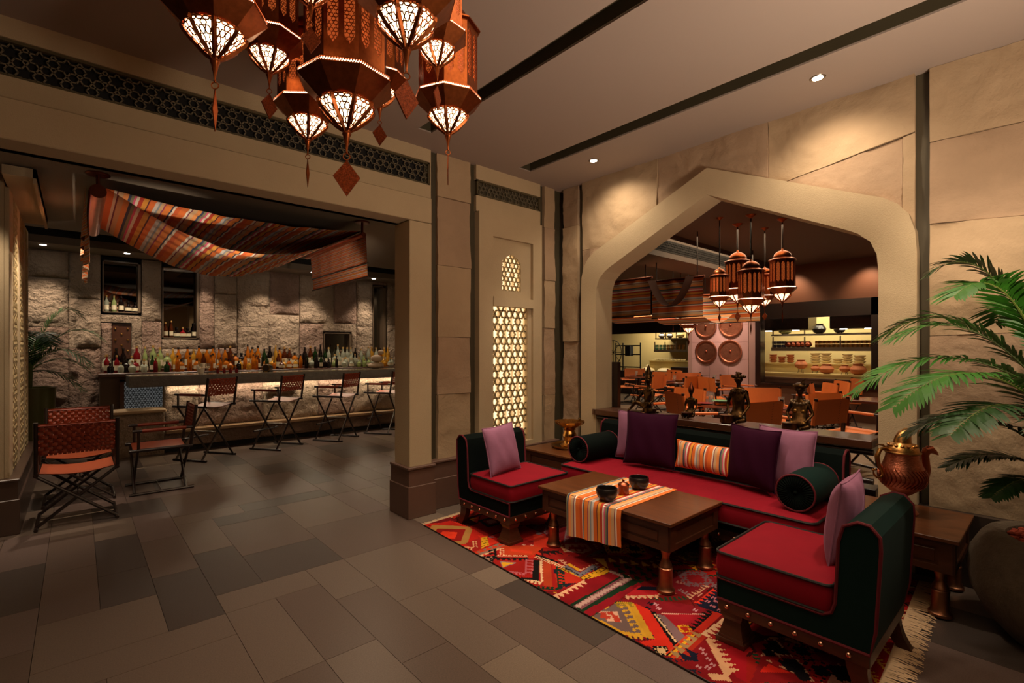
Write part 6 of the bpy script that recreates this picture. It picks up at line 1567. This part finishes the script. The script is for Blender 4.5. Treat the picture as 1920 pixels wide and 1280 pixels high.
# ---- kitchen seen through the window: shelves, pots and bowls
def shelf(name, lab, u0, u1, v, X_, m, dp=.35, th=.04):
    a = at(u0, v, X=X_); b = at(u1, v, X=X_); t = thing(name, lab, 'shelf', (X_, (a.y + b.y) / 2, a.z)); hw = abs(a.y - b.y) / 2
    obj('board', MB().box((0, -hw, -th), (dp, hw, 0)), m, t, False)
    for s in (-.97, -.33, .33, .97): obj('upright', MB().box((.02, s * hw - .012, -.02), (.044, s * hw + .012, .26)), m, t, False)
    return a.z, (b.y, a.y)
M_sh = mat('shelf_metal', '5A4A3A', .4, .6); M_ct = mat('cream_counter', 'C8B070', .4)
zA, yA = shelf('kitchen_shelf', 'upper dark kitchen shelf with black pots behind the window', 1446, 1650, 627, 13.2, M_sh)
zB_, yB_ = shelf('kitchen_shelf', 'middle dark kitchen shelf with rows of brass and dark bowls behind the window', 1446, 1650, 651, 13.2, M_sh, th=.09)
def counter(lab, u0, u1, v, X_, zb, m=M_ct, dp=.45):
    a = at(u0, v, X=X_); b = at(u1, v, X=X_); t = thing('counter', lab, 'counter', (X_, (a.y + b.y) / 2, 0)); hw = abs(a.y - b.y) / 2
    obj('worktop', MB().box((-.03, -hw, a.z - .04), (dp, hw, a.z)), m, t, False); obj('front', MB().box((0, -hw, zb), (dp - .02, hw, a.z - .04)), m, t, False); return a.z
zC_ = counter('upper cream kitchen ledge holding stacks of terracotta and cream dishes', 1428, 1650, 679, 13.0, 0)
zD_ = counter('lower cream kitchen ledge holding terracotta pots', 1420, 1650, 697, 12.5, 0)
counter('brown kitchen front with drawers under the pot ledge', 1420, 1650, 705, 12.40, 0, mat('kitchen_brown', '6A4A3C', .45), .06)
POT_ = [(.04, 0), (.085, .03), (.10, .075), (.08, .115), (.055, .135), (.06, .15), (.07, .155), (.062, .15), (0, .12)]
DSH = [(.05, 0), (.085, .03), (.09, .05), (.082, .052), (0, .03)]
def pot(u, X_, z, prof, m, s, lab, cat, grp=None, name='pot'):
    p = at(u, 660, X=X_); o = one(name, MB().lathe([(r * s, h * s) for r, h in prof], 20), m, lab, cat, grp); o.location = (X_, p.y, z); return o
for k, (u, s, lab, lift) in enumerate(((1502, 1.35, 'terracotta pot on a wire stand, leftmost on the pot ledge', .10), (1529, .95, 'small terracotta pot on a green stand on the pot ledge', .05), (1550, 1.45, 'wide terracotta pot in the middle of the pot ledge', 0), (1584, 1.05, 'small terracotta pot right of the middle one on the ledge', .05), (1609, 1.55, 'large terracotta pot at the right of the pot ledge', 0))):
    pot(u, 12.65, zD_ + lift, POT_, M_clay, s, lab, 'pot')
    if lift:
        p = at(u, 660, X=12.65); t = thing('pot_stand', 'thin wire stand under a terracotta pot, ' + ('left', 'second', '', 'right')[k], 'stand', (12.65, p.y, zD_))
        for q in range(3): obj('leg', MB().tube([(.07 * math.cos(q * 2.1), .07 * math.sin(q * 2.1), 0), (.045 * math.cos(q * 2.1), .045 * math.sin(q * 2.1), lift + .02)], .005, 5), M_black, t)
for q, (u, n_, m_, s_, lab) in enumerate(((1450, 4, M_clay, 1., 'terracotta'), (1466, 3, M_clay, 1., 'terracotta'), (1482, 4, M_clay, 1., 'terracotta'), (1529, 4, mat('cream_dish', 'C8B080', .5), 1.2, 'cream'), (1549, 4, mat('cream_dish', 'C8B080', .5), 1.2, 'cream'), (1571, 2, mat('cream_dish', 'C8B080', .5), 1.1, 'cream'), (1589, 4, mat('cream_dish', 'C8B080', .5), 1.1, 'cream'), (1612, 3, mat('cream_dish', 'C8B080', .5), 1.3, 'cream'))):
    for j in range(n_): pot(u, 13.2, zC_ + j * .055 * s_ * .9, DSH, m_, s_, '%s bowl, %s from the bottom, %s stack from the left on the upper kitchen ledge' % (lab, ORD[j], ORD[q]), 'bowl', 'stacked bowls, stack %s' % ('one', 'two', 'three', 'four', 'five', 'six', 'seven', 'eight')[q], 'bowl')
for k, u in enumerate(range(1452, 1634, 9)):
    if 1516 <= u <= 1524: continue
    dk = u < 1475; cp = 1475 <= u < 1516
    for j in range(2 if not cp else 1):
        pot(u, 13.3, zB_ + j * .085, [(.05, 0), (.06, .02), (.055, .06), (.06, .075), (0, .07)] if not cp else POT_, mat('dark_jar', '2A2630', .35) if dk else M_copper if cp else M_brass, .95, '%s %s from the left, %s layer on the middle kitchen shelf' % (nth(('kj', dk, cp, j)), 'dark jar' if dk else 'copper pot' if cp else 'brass tin', ('lower', 'upper')[j]), 'jar', ('dark jars' if dk else 'copper pots' if cp else 'brass tins') + ' on the middle kitchen shelf', 'jar' if dk or not cp else 'pot')
for u, s, lab in ((1536, 1.5, 'black lidded pot at the left of the upper kitchen shelf'), (1574, 1.2, 'black pot at the right of the upper kitchen shelf'), (1472, 1.6, 'pale green pot on the upper kitchen shelf')):
    pot(u, 13.3, zA, POT_, M_bowl if 'black' in lab else mat('pale_pot', '8A8A50', .4), s, lab, 'pot')
# extraction hoods above the kitchen
for u0, u1, v0, v1, lab in ((1412, 1515, 592, 618, 'left dark metal kitchen hood behind the window'), (1555, 1650, 586, 614, 'right dark metal kitchen hood behind the window')):
    a = at(u0, v0, X=12.5); b = at(u1, v1, X=12.5); t = thing('hood', lab, 'hood', (12.5, (a.y + b.y) / 2, b.z)); hw = abs(a.y - b.y) / 2
    obj('canopy', MB().box((0, -hw, 0), (.6, hw, a.z - b.z + .3), .02), mat('hood_metal', '241A16', .22, .7), t, False)
    for s in (-.7, .7): obj('hanger', MB().tube([(.3, s * hw, a.z - b.z + .28), (.3, s * hw, ZC - b.z)], .015, 6), M_steel, t)
    for s in (-.5, .5): obj('lamp', MB().box((.1, s * hw - .06, -.012), (.2, s * hw + .06, 0)), M_led, t, False)
# left open kitchen
a_ = at(1148, 634, X=14.4)
zE, yE = shelf('kitchen_shelf', 'upper shelf with metal pots in the open kitchen at the left', 1228, 1288, 634, 14.6, M_sh, 1.0)
zF, yF = shelf('kitchen_shelf', 'lower wooden shelf with brass and green dishes in the open kitchen', 1226, 1288, 655, 14.6, M_sh, 1.0, .08)
zG = counter('cream counter in the open kitchen left of the tray wall', 1218, 1290, 675, 14.45, 0)
for k, u in enumerate(range(1232, 1288, 7)):
    for j in range(2): pot(u, 14.75, zF + j * .08, [(.05, 0), (.06, .02), (.055, .06), (.06, .075), (0, .07)], Mg if u < 1250 else M_brass, 1., '%s %s from the left, %s layer on the lower open kitchen shelf' % (nth(('gd', u < 1250, j)), 'green dish' if u < 1250 else 'brass dish', ('lower', 'upper')[j]), 'dish', ('green dishes' if u < 1250 else 'brass dishes') + ' on the open kitchen shelf', 'dish')
    pot(u, 14.6, zG, DSH, M_white, .9, nth('wb') + ' white bowl from the left on the cream open kitchen counter', 'bowl', 'white bowls on the open kitchen counter', 'bowl')
for u, lab, s in ((1241, 'steel pot at the left of the upper open kitchen shelf', 1.1), (1256, 'steel pot in the middle of the upper open kitchen shelf', 1.1), (1276, 'yellow box shaped pot on the upper open kitchen shelf', 1.3)): pot(u, 14.7, zE, POT_, M_steel if 'steel' in lab else M_ct, s, lab, 'pot')
# tagine like domed lids on the pass
for u, lab in ((1212, 'cream domed dish cover, left one on the kitchen pass'), (1245, 'cream domed dish cover, right one on the kitchen pass')):
    p = at(u, 700, X=14.15); o = one('dish_cover', MB().lathe([(.24, 0), (.25, .03), (.2, .09), (.07, .13), (.05, .18), (.015, .22), (0, .225)] if u < 1230 else [(.25, 0), (.25, .03), (.18, .10), (.08, .12), (0, .125)], 28), mat('cream_dish', 'C8B080', .5), lab, 'dish cover'); o.location = (14.2, p.y, .78)
# grill with wheel at the far left
p = at(1175, 672, X=14.2); t = thing('charcoal_grill', 'black metal charcoal grill frame with a large spoked wheel in the open kitchen', 'grill', (14.2, p.y, .78))
for y in (-.55, .15, .45): obj('post', MB().box((-.015, y - .015, 0), (.015, y + .015, .95)), M_black, t, False)
for z in (.12, .55, .85): obj('bar', MB().box((-.012, -.55, z - .02), (.012, .45, z + .02)), M_black, t, False)
obj('hopper', MB().box((-.1, -.2, .5), (.1, 0, .85)), M_black, t, False)
wh = obj('wheel', MB().tube([(-.05, .52 + .34 * math.cos(a * PI / 16), .62 + .42 * math.sin(a * PI / 16)) for a in range(32)], .015, 6, closed=True), M_black, t)
for a in range(4): obj('spoke', MB().tube([(-.05, .52 + .34 * math.cos(a * PI / 4), .62 + .42 * math.sin(a * PI / 4)), (-.05, .52 - .34 * math.cos(a * PI / 4), .62 - .42 * math.sin(a * PI / 4))], .009, 5), M_black, wh)
